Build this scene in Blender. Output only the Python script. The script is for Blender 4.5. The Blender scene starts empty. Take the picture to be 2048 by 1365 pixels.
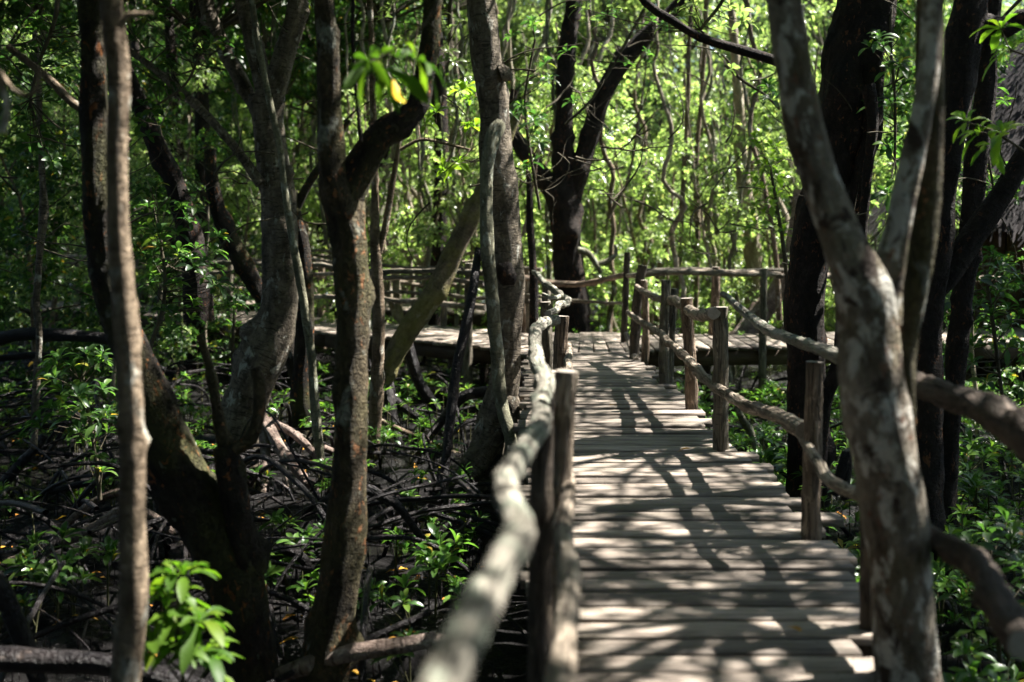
import bpy, math, random
import numpy as np
from mathutils import Vector, noise

# ------------------------------------------------------------------ basics
F, CX, HY, HC = 2276.0, 1024.0, 442.0, 1.7      # focal px, centre px, horizon px, eye height
GZ = -0.9                                       # mud level below the deck
R = random.Random(7)
N = np.random.default_rng(7)
scene = bpy.context.scene
COL = scene.collection

def P(px, py, Y):
    return np.array([(px-CX)/F*Y, Y, HC-(py-HY)/F*Y])
def gy(py, z=GZ):
    return F*(HC-z)/(py-HY)
def nz(x, y, z):
    return noise.noise(Vector((x, y, z)))

# ------------------------------------------------------------------ mesh builder
class MB:
    def __init__(s):
        s.V=[]; s.T=[]; s.Q=[]; s.QM=[]; s.Tr=[]; s.TrM=[]; s.n=0
    def add(s, V, quads=None, tris=None, tc=None, mat=0):
        V=np.asarray(V,float).reshape(-1,3)
        s.V.append(V); s.T.append(V.copy() if tc is None else np.asarray(tc,float).reshape(-1,3))
        if quads is not None and len(quads):
            q=np.asarray(quads,int).reshape(-1,4)+s.n; s.Q.append(q); s.QM.append(np.full(len(q),mat))
        if tris is not None and len(tris):
            t=np.asarray(tris,int).reshape(-1,3)+s.n; s.Tr.append(t); s.TrM.append(np.full(len(t),mat))
        s.n+=len(V)
    def mesh(s, name, mats, smooth=True):
        V=np.concatenate(s.V); T=np.concatenate(s.T)
        Q=np.concatenate(s.Q) if s.Q else np.zeros((0,4),int); Tr=np.concatenate(s.Tr) if s.Tr else np.zeros((0,3),int)
        QM=np.concatenate(s.QM) if s.QM else np.zeros(0,int); TM=np.concatenate(s.TrM) if s.TrM else np.zeros(0,int)
        me=bpy.data.meshes.new(name)
        me.vertices.add(len(V)); me.vertices.foreach_set('co',V.ravel())
        nl=len(Q)*4+len(Tr)*3
        me.loops.add(nl); me.loops.foreach_set('vertex_index',np.concatenate([Q.ravel(),Tr.ravel()]))
        me.polygons.add(len(Q)+len(Tr))
        ls=np.concatenate([np.arange(len(Q))*4, len(Q)*4+np.arange(len(Tr))*3])
        me.polygons.foreach_set('loop_start',ls)
        me.polygons.foreach_set('material_index',np.concatenate([QM,TM]).astype(np.int32))
        me.update(calc_edges=True)
        if smooth: me.polygons.foreach_set('use_smooth',np.ones(len(Q)+len(Tr),bool))
        a=me.attributes.new('tc','FLOAT_VECTOR','POINT'); a.data.foreach_set('vector',T.ravel())
        for m in (mats if isinstance(mats,(list,tuple)) else [mats]): me.materials.append(m)
        me.validate()
        return me

def link(name, me, parent=None, loc=None, world=True):
    o=bpy.data.objects.new(name, me); COL.objects.link(o)
    if parent is not None:
        o.parent=parent
        if world and loc is None: o.location=-Vector(parent.location)
    if loc is not None: o.location=loc
    return o
def thing(name, label, cat, loc=(0,0,0), group=None):
    o=bpy.data.objects.new(name, None); COL.objects.link(o); o.location=loc; o.empty_display_size=.2
    return tag(o,label,cat,group)
def tag(o,label,cat,group=None,kind=None):
    o['label']=label
    if cat: o['category']=cat
    if group: o['group']=group
    if kind: o['kind']=kind
    return o
def copy_tree(o, parent=None):
    c=o.copy(); COL.objects.link(c)
    if parent is not None: c.parent=parent
    for ch in list(o.children): copy_tree(ch, c)
    return c

def spline(pts, rad, step):
    p=np.array(pts,float); r=np.array(rad,float)
    P0=np.vstack([2*p[0]-p[1],p,2*p[-1]-p[-2]]); r0=np.concatenate([[r[0]],r,[r[-1]]])
    out=[];ro=[]
    for i in range(1,len(P0)-2):
        a,b,c,d=P0[i-1:i+3]; n=max(1,int(np.linalg.norm(c-b)/step))
        t=np.arange(n)/n; t=t[:,None]
        out.append(.5*((2*b)+(-a+c)*t+(2*a-5*b+4*c-d)*t**2+(-a+3*b-3*c+d)*t**3))
        ts=t[:,0]; ts=ts*ts*(3-2*ts); ro.append(r0[i]*(1-ts)+r0[i+1]*ts)
    out.append(P0[-2:-1]); ro.append(r0[-2:-1])
    return np.vstack(out), np.concatenate(ro)

def tube(mb, pts, rad, seg=12, step=.08, amp=.08, freq=3.0, wob=0., caps=True, mat=0, seed=0., knots=0, endmat=None):
    C,r=spline(pts,rad,step)
    n=len(C)
    if wob:
        for i in range(n):
            s=i*step*1.6+seed*7.3
            C[i]+=wob*np.array([nz(s,seed,1.1),nz(s,seed,5.2),nz(s,seed,9.7)])
    Tn=np.gradient(C,axis=0); Tn/=np.linalg.norm(Tn,axis=1)[:,None]+1e-9
    u=np.cross(Tn[0],[0.13,0.97,0.2]); 
    if np.linalg.norm(u)<.1: u=np.cross(Tn[0],[1,0,0])
    u/=np.linalg.norm(u)
    along=np.concatenate([[0],np.cumsum(np.linalg.norm(np.diff(C,axis=0),axis=1))])
    th=np.arange(seg)/seg*2*math.pi
    ks=[(R.uniform(.05,.95)*along[-1],R.uniform(0,6.283),R.uniform(.25,.5)) for _ in range(knots)]
    V=np.empty((n,seg,3));TC=np.empty((n,seg,3))
    for i in range(n):
        u=u-Tn[i]*np.dot(u,Tn[i]); u/=np.linalg.norm(u); v=np.cross(Tn[i],u)
        cs=np.cos(th);sn=np.sin(th)
        rr=np.full(seg,r[i])
        if amp:
            for k in range(seg):
                q=(cs[k]*1.1+seed,sn[k]*1.1,along[i]*freq)
                rr[k]*=1+amp*(nz(*q)*1.2+.8*nz(q[0]*2.6,q[1]*2.6,q[2]*3.1+3))
        for (ka,kt,kh) in ks:
            d=(along[i]-ka)/(r[i]*.75)
            if abs(d)<2.5:
                dt=(th-kt+math.pi)%(2*math.pi)-math.pi
                rr*=1+kh*np.exp(-d*d*1.4-(dt/.5)**2)
        V[i]=C[i]+(cs[:,None]*u+sn[:,None]*v)*rr[:,None]
        TC[i,:,0]=cs*r[i];TC[i,:,1]=sn*r[i];TC[i,:,2]=along[i]
    TC+=np.array([seed*3.1,seed*1.7,seed*5.3])
    idx=np.arange(n*seg).reshape(n,seg)
    a=idx[:-1];b=idx[1:]
    q=np.stack([a,np.roll(a,-1,1),np.roll(b,-1,1),b],-1).reshape(-1,4)
    mb.add(V.reshape(-1,3),quads=q,tc=TC.reshape(-1,3),mat=mat)
    if caps:
        for e in (0,n-1):
            ring=V[e]; c=C[e]
            Vc=np.vstack([c[None],ring]); tcc=np.vstack([TC[e].mean(0)[None],TC[e]])
            k=np.arange(seg); t=np.stack([np.zeros(seg,int),1+(k+1)%seg,1+k],-1) if e==0 else np.stack([np.zeros(seg,int),1+k,1+(k+1)%seg],-1)
            mb.add(Vc,tris=t,tc=tcc,mat=mat if endmat is None else endmat)
    return C,r

def PT(lst, Y=None):
    """pixel polyline (px,py,width px[,Y]) -> points, radii"""
    pts=[];rad=[]
    for e in lst:
        y=e[3] if len(e)>3 else Y
        pts.append(P(e[0],e[1],y)); rad.append(e[2]/F*y/2)
    return pts,rad

# ------------------------------------------------------------------ leaves
def frame(ax):
    ax=ax/np.linalg.norm(ax,axis=1)[:,None]
    ref=np.where(np.abs(ax[:,2:3])<.9,np.array([[0,0,1.]]),np.array([[1.,0,0]]))
    u=np.cross(ax,ref);u/=np.linalg.norm(u,axis=1)[:,None]
    return ax,u,np.cross(ax,u)
def rosettes(mb, cen, ax, L=.12, W=.045, k=7, elev=(5,55), rng=None, hero=False, mat=0, droop=.18, wvar=.25):
    rng=rng or N
    cen=np.asarray(cen,float).reshape(-1,3); ax=np.asarray(ax,float).reshape(-1,3)
    n=len(cen)
    a,u,v=frame(ax)
    c=np.repeat(cen,k,0);a=np.repeat(a,k,0);u=np.repeat(u,k,0);v=np.repeat(v,k,0)
    j=np.tile(np.arange(k),n); ph=j*2.399+np.repeat(rng.uniform(0,6.28,n),k)+rng.normal(0,.25,n*k)
    el=np.radians(elev[0]+(elev[1]-elev[0])*(j/(k-1.0))+rng.normal(0,9,n*k))
    l=(L*(1-.35*(j/(k-1.0)))*rng.uniform(1-wvar,1+wvar,n*k)*np.repeat(rng.uniform(.8,1.15,n),k))[:,None]
    w=l*W/L
    r=np.cos(ph)[:,None]*u+np.sin(ph)[:,None]*v
    s=-np.sin(ph)[:,None]*u+np.cos(ph)[:,None]*v
    d=np.cos(el)[:,None]*r+np.sin(el)[:,None]*a
    nn=np.cross(d,s); nn*=np.sign((nn*a).sum(1))[:,None]+1e-6
    dn=np.array([[0,0,-1.]])
    b=c+d*l*.06
    if not hero:
        m=b+d*l*.55
        tip=b+d*l+dn*l*droop
        V=np.stack([b,m-nn*l*.03,m+s*w*.5+nn*w*.16,m-s*w*.5+nn*w*.16,tip],1)
        o=(np.arange(len(c))*5)[:,None]
        q=np.concatenate([o+np.array([[0,3,4,1]]),o+np.array([[0,1,4,2]])])
        mb.add(V.reshape(-1,3),quads=q,mat=mat)
    else:
        ts=[0.,.22,.5,.75,.93,1.]; ws=[.06,.42,.95,.95,.45,.03]
        rows=[]
        for t,wd in zip(ts,ws):
            ce=b+d*l*t+dn*l*droop*1.2*t*t+nn*l*.10*math.sin(t*3.14)
            rows+= [ce+s*w*.5*wd+nn*w*.17*wd, ce, ce-s*w*.5*wd+nn*w*.17*wd]
        V=np.stack(rows,1); o=(np.arange(len(c))*18)[:,None]; q=[]
        for i in range(5):
            q.append(o+np.array([[i*3,i*3+1,i*3+4,i*3+3]])); q.append(o+np.array([[i*3+1,i*3+2,i*3+5,i*3+4]]))
        mb.add(V.reshape(-1,3),quads=np.concatenate(q),mat=mat)

# ------------------------------------------------------------------ materials
class NT:
    def __init__(s,name):
        s.m=bpy.data.materials.new(name); s.m.use_nodes=True; s.t=s.m.node_tree; s.t.nodes.clear()
        s.out=s.n('ShaderNodeOutputMaterial')
    def n(s,ty,**k):
        x=s.t.nodes.new(ty)
        for a,b in k.items(): setattr(x,a,b)
        return x
    def l(s,a,b): s.t.links.new(a,b)
    def tc(s,scale=(1,1,1),attr='tc'):
        a=s.n('ShaderNodeAttribute'); a.attribute_name=attr
        m=s.n('ShaderNodeMapping'); m.inputs['Scale'].default_value=scale
        s.l(a.outputs['Vector'],m.inputs['Vector']); return m.outputs['Vector']
    def obj(s,scale=(1,1,1)):
        a=s.n('ShaderNodeTexCoord'); m=s.n('ShaderNodeMapping'); m.inputs['Scale'].default_value=scale
        s.l(a.outputs['Object'],m.inputs['Vector']); return m.outputs['Vector']
    def noise(s,vec,sc,det=4,rough=.55,dist=0):
        x=s.n('ShaderNodeTexNoise'); s.l(vec,x.inputs['Vector']); x.inputs['Scale'].default_value=sc
        x.inputs['Detail'].default_value=det;x.inputs['Roughness'].default_value=rough;x.inputs['Distortion'].default_value=dist
        return x.outputs['Fac']
    def vor(s,vec,sc,feat='F1',out='Distance'):
        x=s.n('ShaderNodeTexVoronoi',feature=feat); s.l(vec,x.inputs['Vector']); x.inputs['Scale'].default_value=sc
        return x.outputs[out]
    def ramp(s,fac,stops,interp='LINEAR'):
        x=s.n('ShaderNodeValToRGB'); cr=x.color_ramp; cr.interpolation=interp
        while len(cr.elements)<len(stops): cr.elements.new(.5)
        for e,(p,c) in zip(cr.elements,stops):
            e.position=p; e.color=(c,c,c,1) if not isinstance(c,(tuple,list)) else (*c,1)
        s.l(fac,x.inputs['Fac']); return x.outputs['Color']
    def mix(s,fac,a,b,bt='MIX'):
        x=s.n('ShaderNodeMix',data_type='RGBA',blend_type=bt)
        for sock,v in ((x.inputs[0],fac),(x.inputs[6],a),(x.inputs[7],b)):
            if isinstance(v,(int,float)): sock.default_value=v
            elif isinstance(v,tuple): sock.default_value=(*v,1)
            else: s.l(v,sock)
        return x.outputs[2]
    def math(s,op,a,b=0.):
        x=s.n('ShaderNodeMath',operation=op)
        for i,v in enumerate((a,b)):
            if isinstance(v,(int,float)): x.inputs[i].default_value=v
            else: s.l(v,x.inputs[i])
        return x.outputs[0]
    def bump(s,h,st=.5,dist=.01):
        b=s.n('ShaderNodeBump'); b.inputs['Strength'].default_value=st;b.inputs['Distance'].default_value=dist
        s.l(h,b.inputs['Height']); return b.outputs['Normal']
    def pbr(s,col,rough=.8,nor=None,spec=.3):
        p=s.n('ShaderNodeBsdfPrincipled')
        if isinstance(col,tuple): p.inputs['Base Color'].default_value=(*col,1)
        else: s.l(col,p.inputs['Base Color'])
        if isinstance(rough,(int,float)): p.inputs['Roughness'].default_value=rough
        else: s.l(rough,p.inputs['Roughness'])
        p.inputs['Specular IOR Level'].default_value=spec
        if nor is not None: s.l(nor,p.inputs['Normal'])
        return p
    def done(s,sh):
        s.l(sh.outputs[0],s.out.inputs['Surface']); return s.m

def bark(name, dark, mid, light=None, lightamt=.0, patch=2.2, ring=.0, fleck=None, fleckamt=.0, moss=None, mossamt=0., bumpst=.6, rough=.85, spots=None, crack=.5):
    t=NT(name)
    v=t.tc((1,1,.45)); vr=t.tc((1,1,4.))
    n1=t.noise(v,9,6,.65); n2=t.noise(vr,10,4,.6,.6); n3=t.noise(t.tc((1,1,.8)),38,4,.6)
    col=t.mix(t.ramp(n1,[(.35,0.),(.62,1.)]),dark,mid)
    if ring: col=t.mix(t.math('MULTIPLY',t.ramp(n2,[(.35,1.),(.48,0.)]),ring),col,tuple(c*.4 for c in dark))
    col=t.mix(.55,col,t.ramp(n3,[(.25,.25),(.75,1.)]),'MULTIPLY')
    vw=t.tc((1,1,.6))
    if moss: col=t.mix(t.math('MULTIPLY',t.ramp(t.noise(vw,3.1,5,.6),[(.45,0.),(.6,1.)]),mossamt),col,moss)
    if light: col=t.mix(t.math('MULTIPLY',t.ramp(t.noise(vw,patch*3,5,.62,.4),[(.55-lightamt*.2,0.),(.62-lightamt*.2,1.)]),.85),col,light)
    if fleck: 
        vv=t.tc((1,1,.55)); sp=t.math('MULTIPLY',t.ramp(t.noise(vv,30,3,.55,.7),[(.60,0.),(.65,1.)]),t.ramp(t.noise(vv,4.5,2,.5),[(.44,0.),(.56,1.)]))
        col=t.mix(t.math('MULTIPLY',sp,fleckamt),col,fleck)
    if spots: col=t.mix(t.ramp(t.noise(t.tc((1,1,.75)),9.,5,.6,.5),[(.56,0.),(.63,1.)]),col,spots)
    h=t.math('ADD',t.math('MULTIPLY',n2,.6),t.math('MULTIPLY',n3,.7))
    if crack:
        vx=t.tc((1,1,.5)); ridg=t.noise(vx,34,3,.5,1.2); rd=t.math('ABSOLUTE',t.math('SUBTRACT',ridg,.5)); rm=t.ramp(rd,[(0.,0.),(.05,1.)])
        h=t.math('ADD',h,t.math('MULTIPLY',rm,crack)); col=t.mix(.55*crack,col,t.ramp(rd,[(0.,.25),(.05,1.)]),'MULTIPLY')
    return t.done(t.pbr(col,rough,t.bump(h,bumpst,.035),.25))

M={}
M['grey']=bark('bark_grey',(.09,.072,.052),(.30,.25,.185),light=(.46,.46,.40),lightamt=-.2,patch=2.6,ring=.8,bumpst=1.,crack=.3)
M['dark']=bark('bark_dark',(.011,.008,.006),(.048,.037,.027),moss=(.075,.075,.022),mossamt=.6,fleck=(.42,.15,.045),fleckamt=.6,bumpst=1.,light=(.25,.27,.22),lightamt=-.42)
M['dark2']=bark('bark_dark_scaly',(.010,.007,.006),(.042,.030,.024),fleck=(.25,.10,.045),fleckamt=.55,bumpst=1.)
M['mossy']=bark('bark_mossy',(.03,.023,.014),(.14,.11,.065),moss=(.085,.08,.03),mossamt=.55,fleck=(.36,.16,.07),fleckamt=.85,light=(.3,.31,.26),lightamt=-.28,bumpst=1.)
M['white']=bark('bark_pale',(.075,.052,.036),(.36,.315,.25),light=(.60,.575,.51),lightamt=.22,patch=3.6,moss=(.12,.10,.05),mossamt=.6,spots=(.05,.035,.026),fleck=(.22,.10,.06),fleckamt=.6,bumpst=1.,crack=.12)
M['tan']=bark('bark_tan',(.14,.10,.065),(.36,.275,.19),light=(.44,.43,.37),lightamt=-.12,ring=.6,bumpst=.8)
M['green']=bark('bark_greenish',(.11,.105,.07),(.29,.28,.19),light=(.34,.36,.29),lightamt=-.1,patch=3,ring=.5,bumpst=.6)
M['yellow']=bark('bark_yellowmoss',(.10,.078,.05),(.33,.265,.175),moss=(.27,.26,.06),mossamt=.5,ring=.5,light=(.4,.38,.28),lightamt=-.3,bumpst=.9)
M['pale_bg']=bark('bark_pale_grey',(.18,.145,.10),(.46,.39,.29),light=(.5,.47,.40),lightamt=-.1,bumpst=.4)
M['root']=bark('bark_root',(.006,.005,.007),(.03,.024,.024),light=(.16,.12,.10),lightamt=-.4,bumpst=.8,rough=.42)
M['rootlit']=bark('bark_root_lit_pale',(.14,.09,.07),(.40,.31,.26),light=(.4,.35,.3),lightamt=-.15,ring=.7,bumpst=.7)  # paler root bark; sunlight on the prop roots put into the colour
M['twig']=NT('twig').done(NT('twig_').pbr((.1,.08,.05),.8)) if False else bark('bark_twig',(.05,.04,.025),(.14,.12,.08),bumpst=.3)

def logmat(name,base,pale,dark,lich=None):
    t=NT(name)
    g=t.noise(t.tc((1,1,.12)),60,5,.6); b=t.noise(t.tc((1,1,.8)),5,4,.6); k=t.noise(t.tc((1,1,3)),9,4,.6,.5)
    col=t.mix(t.ramp(b,[(.35,0.),(.65,1.)]),base,pale)
    col=t.mix(.6,col,t.ramp(g,[(.3,.35),(.62,1.)]),'MULTIPLY')
    col=t.mix(t.math('MULTIPLY',t.ramp(k,[(.62,0.),(.70,1.)]),.8),col,dark)
    vr=t.tc((1,1,.35)); pt=t.noise(vr,15,5,.65,.8); col=t.mix(t.ramp(pt,[(.56,0.),(.60,1.)]),col,tuple(c*1.2 for c in pale))
    if lich: col=t.mix(t.math('MULTIPLY',t.ramp(t.noise(t.tc((1,1,.7)),11,4,.6,.5),[(.5,0.),(.56,1.)]),.8),col,lich)
    sp=t.ramp(t.math('ABSOLUTE',t.math('SUBTRACT',t.noise(t.tc((1,1,.07)),26,3,.5,.6),.5)),[(0.,0.),(.035,1.)])
    col=t.mix(.75,col,t.mix(1.,sp,(.25,.22,.2),'ADD'),'MULTIPLY')
    h=t.math('ADD',t.math('ADD',g,t.math('MULTIPLY',k,.7)),t.math('ADD',t.math('MULTIPLY',sp,.8),t.math('MULTIPLY',pt,.5)))
    return t.done(t.pbr(col,.8,t.bump(h,.9,.02),.25))
M['rail']=logmat('rail_wood',(.17,.135,.10),(.34,.29,.23),(.05,.035,.025))
M['rail_lichen']=logmat('rail_lichen',(.15,.14,.11),(.30,.28,.235),(.06,.045,.032),(.16,.18,.14))
M['post']=logmat('post_wood',(.13,.095,.065),(.25,.19,.14),(.035,.025,.018))
M['post_grey']=logmat('post_weathered',(.10,.09,.068),(.19,.17,.13),(.03,.024,.02))
M['post_dark']=logmat('post_dark',(.05,.04,.032),(.10,.08,.06),(.02,.015,.012))
M['bigrail']=logmat('rail_brown',(.036,.028,.022),(.085,.064,.05),(.02,.014,.01))

def endgrain():
    t=NT('cut_end'); v=t.tc()
    n=t.noise(v,45,4,.6); return t.done(t.pbr(t.mix(n,(.20,.16,.12),(.46,.42,.37)),.8,t.bump(n,.4,.005)))
M['end']=endgrain()

def planks(name,a,b,c):
    t=NT(name)
    g=t.n('ShaderNodeNewGeometry')
    tint=t.ramp(g.outputs['Random Per Island'],[(0,.42),(.5,.8),(1,1.2)])
    v=t.tc((1,1,.06)); gr=t.noise(v,70,6,.65); gr2=t.noise(t.tc((1,1,.1)),16,4,.6,.5); st=t.noise(t.obj(),1.7,5,.65)
    col=t.mix(t.ramp(gr,[(.32,0.),(.65,1.)]),a,b)
    col=t.mix(t.math('MULTIPLY',t.ramp(gr2,[(.3,1.),(.45,0.)]),.6),col,c)
    col=t.mix(t.math('MULTIPLY',t.ramp(st,[(.5,0.),(.7,1.)]),.45),col,(.16,.15,.10))
    col=t.mix(1.,col,tint,'MULTIPLY')
    return t.done(t.pbr(col,.72,t.bump(t.math('ADD',gr,gr2),.6,.008),.3))
M['deck']=planks('deck_planks',(.135,.105,.080),(.37,.312,.262),(.04,.029,.022))
M['beam']=planks('beam_wood',(.055,.036,.024),(.12,.08,.05),(.02,.014,.01))

def leafmat(name,cols,tr=.45,rough=.38,spec=.5,hue=.0):
    t=NT(name)
    g=t.n('ShaderNodeNewGeometry'); oi=t.n('ShaderNodeObjectInfo')
    base=t.ramp(g.outputs['Random Per Island'],cols)
    vv=t.n('ShaderNodeHueSaturation'); t.l(base,vv.inputs['Color'])
    t.l(t.math('ADD',t.math('MULTIPLY',oi.outputs['Random'],.5),.75),vv.inputs['Value'])
    col=vv.outputs['Color']
    vein=t.noise(t.obj(),90,2,.5); nor=t.bump(vein,.25,.004)
    p=t.pbr(col,rough,nor,spec)
    tl=t.n('ShaderNodeBsdfTranslucent')
    tcol=t.mix(1.,col,(1.6,1.9,.95),'MULTIPLY'); t.l(tcol,tl.inputs['Color'])
    m=t.n('ShaderNodeMixShader'); m.inputs[0].default_value=tr; t.l(p.outputs[0],m.inputs[1]); t.l(tl.outputs[0],m.inputs[2])
    return t.done(m)
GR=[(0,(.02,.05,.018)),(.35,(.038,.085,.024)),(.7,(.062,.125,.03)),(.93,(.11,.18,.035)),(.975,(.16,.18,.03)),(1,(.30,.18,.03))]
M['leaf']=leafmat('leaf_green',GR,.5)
M['leaf_bg']=leafmat('leaf_far',[(0,(.09,.13,.065)),(.4,(.18,.235,.10)),(.8,(.31,.375,.16)),(.97,(.42,.46,.22)),(1,(.40,.34,.16))],.5,.26)  # paler than the near leaves; sunlit glow and gloss put into the colour
M['leaf_bright']=leafmat('leaf_sunlit',[(0,(.10,.20,.02)),(.5,(.17,.27,.025)),(1,(.25,.33,.03))],.55)  # brighter yellow-green leaf; sunshine on it is put into the colour
M['leaf_sprig']=leafmat('leaf_sprig',[(0,(.035,.085,.010)),(.6,(.075,.14,.012)),(1,(.14,.20,.015))],.45,.5,.3)
M['leaf_seed']=leafmat('leaf_seedling',[(0,(.045,.11,.028)),(.6,(.085,.165,.032)),(.95,(.15,.23,.035)),(1,(.30,.20,.03))],.4,.3)

def simple(name,col,rough=.8,bs=.3,sc=8):
    t=NT(name); n=t.noise(t.obj(),sc,5,.6)
    return t.done(t.pbr(t.mix(n,tuple(c*.55 for c in col),tuple(min(1,c*1.4) for c in col)),rough,t.bump(n,bs,.02)))
M['stem']=simple('seedling_stem',(.07,.07,.03))
def mudmat():
    t=NT('wet_mud'); n=t.noise(t.obj(),3,6,.65); n2=t.noise(t.obj(),22,5,.6)
    col=t.mix(n,(.002,.0018,.002),(.006,.005,.0048)); col=t.mix(t.ramp(n2,[(.66,0.),(.76,1.)]),col,(.06,.032,.02))
    return t.done(t.pbr(col,t.ramp(n,[(.4,.2),(.55,.85)]),t.bump(t.math('ADD',n,n2),.9,.05),.15))
M['mud']=mudmat()
t=NT('dark_water'); n=t.noise(t.obj(),9,3,.5); M['water']=t.done(t.pbr((.008,.008,.007),.04,t.bump(n,.12,.01),.6))
M['orange']=leafmat('leaf_fallen',[(0,(.42,.16,.03)),(1,(.5,.28,.05))],.2,.6,.2)
M['thatch']=NT('x').m
t=NT('thatch'); g=t.n('ShaderNodeNewGeometry'); n=t.noise(t.obj((1,1,1)),14,4,.6)
M['thatch']=t.done(t.pbr(t.mix(.5,t.ramp(g.outputs['Random Per Island'],[(0,(.010,.009,.010)),(.6,(.03,.025,.027)),(1,(.09,.075,.075))]),t.mix(n,(.012,.010,.011),(.045,.038,.039))),.9))

# ------------------------------------------------------------------ camera, world, sun
cam=bpy.data.cameras.new('camera'); co=bpy.data.objects.new('camera',cam); COL.objects.link(co)
co.location=(0,0,HC); co.rotation_euler=(math.pi/2,0,0)
cam.lens=36*F/2048; cam.sensor_width=36; cam.shift_y=-(682.5-HY)/2048; cam.clip_end=600; cam.clip_start=.05
cam.dof.use_dof=True; cam.dof.focus_distance=9.2; cam.dof.aperture_fstop=1.3; cam.dof.aperture_blades=0
scene.camera=co
sd=Vector((.66,.24,1.0)).normalized()
el=math.asin(sd.z); 
sun=bpy.data.lights.new('sun','SUN'); so=bpy.data.objects.new('sun',sun); COL.objects.link(so)
sun.energy=5.0; sun.angle=math.radians(.53); sun.color=(1,.955,.88)
so.rotation_euler=(-sd).to_track_quat('-Z','Y').to_euler(); so.location=(20,8,30)
w=bpy.data.worlds.new('World'); scene.world=w; w.use_nodes=True
wt=w.node_tree; wt.nodes.clear()
sky=wt.nodes.new('ShaderNodeTexSky'); sky.sky_type='NISHITA'; sky.sun_disc=False; sky.sun_elevation=el; sky.sun_rotation=math.atan2(sd.x,sd.y)
bg=wt.nodes.new('ShaderNodeBackground'); bg.inputs['Strength'].default_value=.05
wo=wt.nodes.new('ShaderNodeOutputWorld'); wt.links.new(sky.outputs[0],bg.inputs[0]); wt.links.new(bg.outputs[0],wo.inputs[0])
scene.view_settings.view_transform='Standard'; scene.view_settings.look='None'
scene.view_settings.exposure=2.28; scene.view_settings.gamma=1
c=scene.cycles
c.max_bounces=5; c.diffuse_bounces=3; c.glossy_bounces=2; c.transmission_bounces=4; c.transparent_max_bounces=4
c.caustics_reflective=False; c.caustics_refractive=False; c.use_denoising=True; c.sample_clamp_indirect=3.
c.use_adaptive_sampling=True; c.adaptive_threshold=.02
try: c.denoiser='OPENIMAGEDENOISE'
except Exception: pass

# ------------------------------------------------------------------ ground and water
def axis(near,far,st,extent):
    a=list(np.arange(near,far,st)); s=st; x=near
    lo=[]
    while x>-extent: s*=1.35; x-=s; lo.append(x)
    s=st; x=a[-1]; hi=[]
    while x<extent: s*=1.35; x+=s; hi.append(x)
    return np.array(lo[::-1]+a+hi)
xs=axis(-9,9,.14,200); ys=axis(1.5,22,.14,220)
X,Y=np.meshgrid(xs,ys); Z=np.empty_like(X)
for i in range(X.shape[0]):
    for j in range(X.shape[1]):
        x,y=X[i,j],Y[i,j]
        Z[i,j]=GZ+.16*nz(x*.5,y*.5,0)+.09*nz(x*1.7,y*1.7,3)+.05*nz(x*5,y*5,7)
mb=MB(); h,wd=X.shape; idx=np.arange(h*wd).reshape(h,wd)
mb.add(np.stack([X,Y,Z],-1).reshape(-1,3),quads=np.stack([idx[:-1,:-1],idx[:-1,1:],idx[1:,1:],idx[1:,:-1]],-1).reshape(-1,4))
o=link('ground',mb.mesh('ground',M['mud'])); tag(o,'dark wet mud floor of the mangrove swamp',None,kind='structure')
mb=MB(); mb.add([(-200,-200,GZ-.055),(200,-200,GZ-.055),(200,220,GZ-.055),(-200,220,GZ-.055)],quads=[(0,1,2,3)])
o=link('water',mb.mesh('water',M['water'])); tag(o,'still black water lying between the roots',None,kind='structure')
def ground_z(x,y): return GZ+.16*nz(x*.5,y*.5,0)+.09*nz(x*1.7,y*1.7,3)+.05*nz(x*5,y*5,7)

# ------------------------------------------------------------------ boardwalks
def plank(mb,a,b,w,th,z,rng,rag=.03,chip=True):
    """plank from a to b (xy), width w, with slightly bevelled edges and wavy sides"""
    a=np.array(a,float);b=np.array(b,float); d=b-a; L=np.linalg.norm(d); d/=L; s=np.array([-d[1],d[0]])
    n=max(3,int(L/.22)); off=rng.uniform(0,50); tz=rng.normal(0,.004); bev=.005
    rows=[];tcs=[]
    for i in range(n+1):
        t=i/n; x=a+d*L*t
        e1=w/2+rng.normal(0,.0025); e2=w/2+rng.normal(0,.0025)
        zz=z+tz*(t-.5)*2+.004*math.sin(t*3.1)*rng.uniform(0,1)
        if i in(0,n): 
            sk=rng.normal(0,.008); x=x+d*sk
        prof=[(-e1,-th),(-e1,-bev),(-e1+bev,0),(e2-bev,0),(e2,-bev),(e2,-th)]
        for (q,hh) in prof:
            rows.append((x[0]+s[0]*q,x[1]+s[1]*q,zz+hh)); tcs.append((off+q,off*1.3+hh,off*2.1+L*t))
    ix=np.arange((n+1)*6).reshape(n+1,6)
    A=ix[:-1];B=ix[1:]
    q=np.stack([A,B,np.roll(B,-1,1),np.roll(A,-1,1)],-1).reshape(-1,4)
    e=[tuple(ix[0][[0,1,4,5]]),tuple(ix[0][[1,2,3,4]]),tuple(ix[-1][[5,4,1,0]]),tuple(ix[-1][[4,3,2,1]])]
    mb.add(rows,quads=np.vstack([q,np.array(e)]),tc=tcs)
    if L<1.75 and a[1]<12 and a[0]<.6 and abs(d[1])<.2:
        for t0 in (.13/L,1-.15/L):
            for q0 in (-w*.22,w*.22):
                c0=a+d*L*t0+s*q0+rng.normal(0,.008,2); k=np.arange(6)/6*6.283
                mb.add([(c0[0]+.0055*math.cos(z_),c0[1]+.0055*math.sin(z_),z+.0065) for z_ in k]+[(c0[0],c0[1],z+.0085)],tris=[(i,(i+1)%6,6) for i in range(6)],mat=1)
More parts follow.
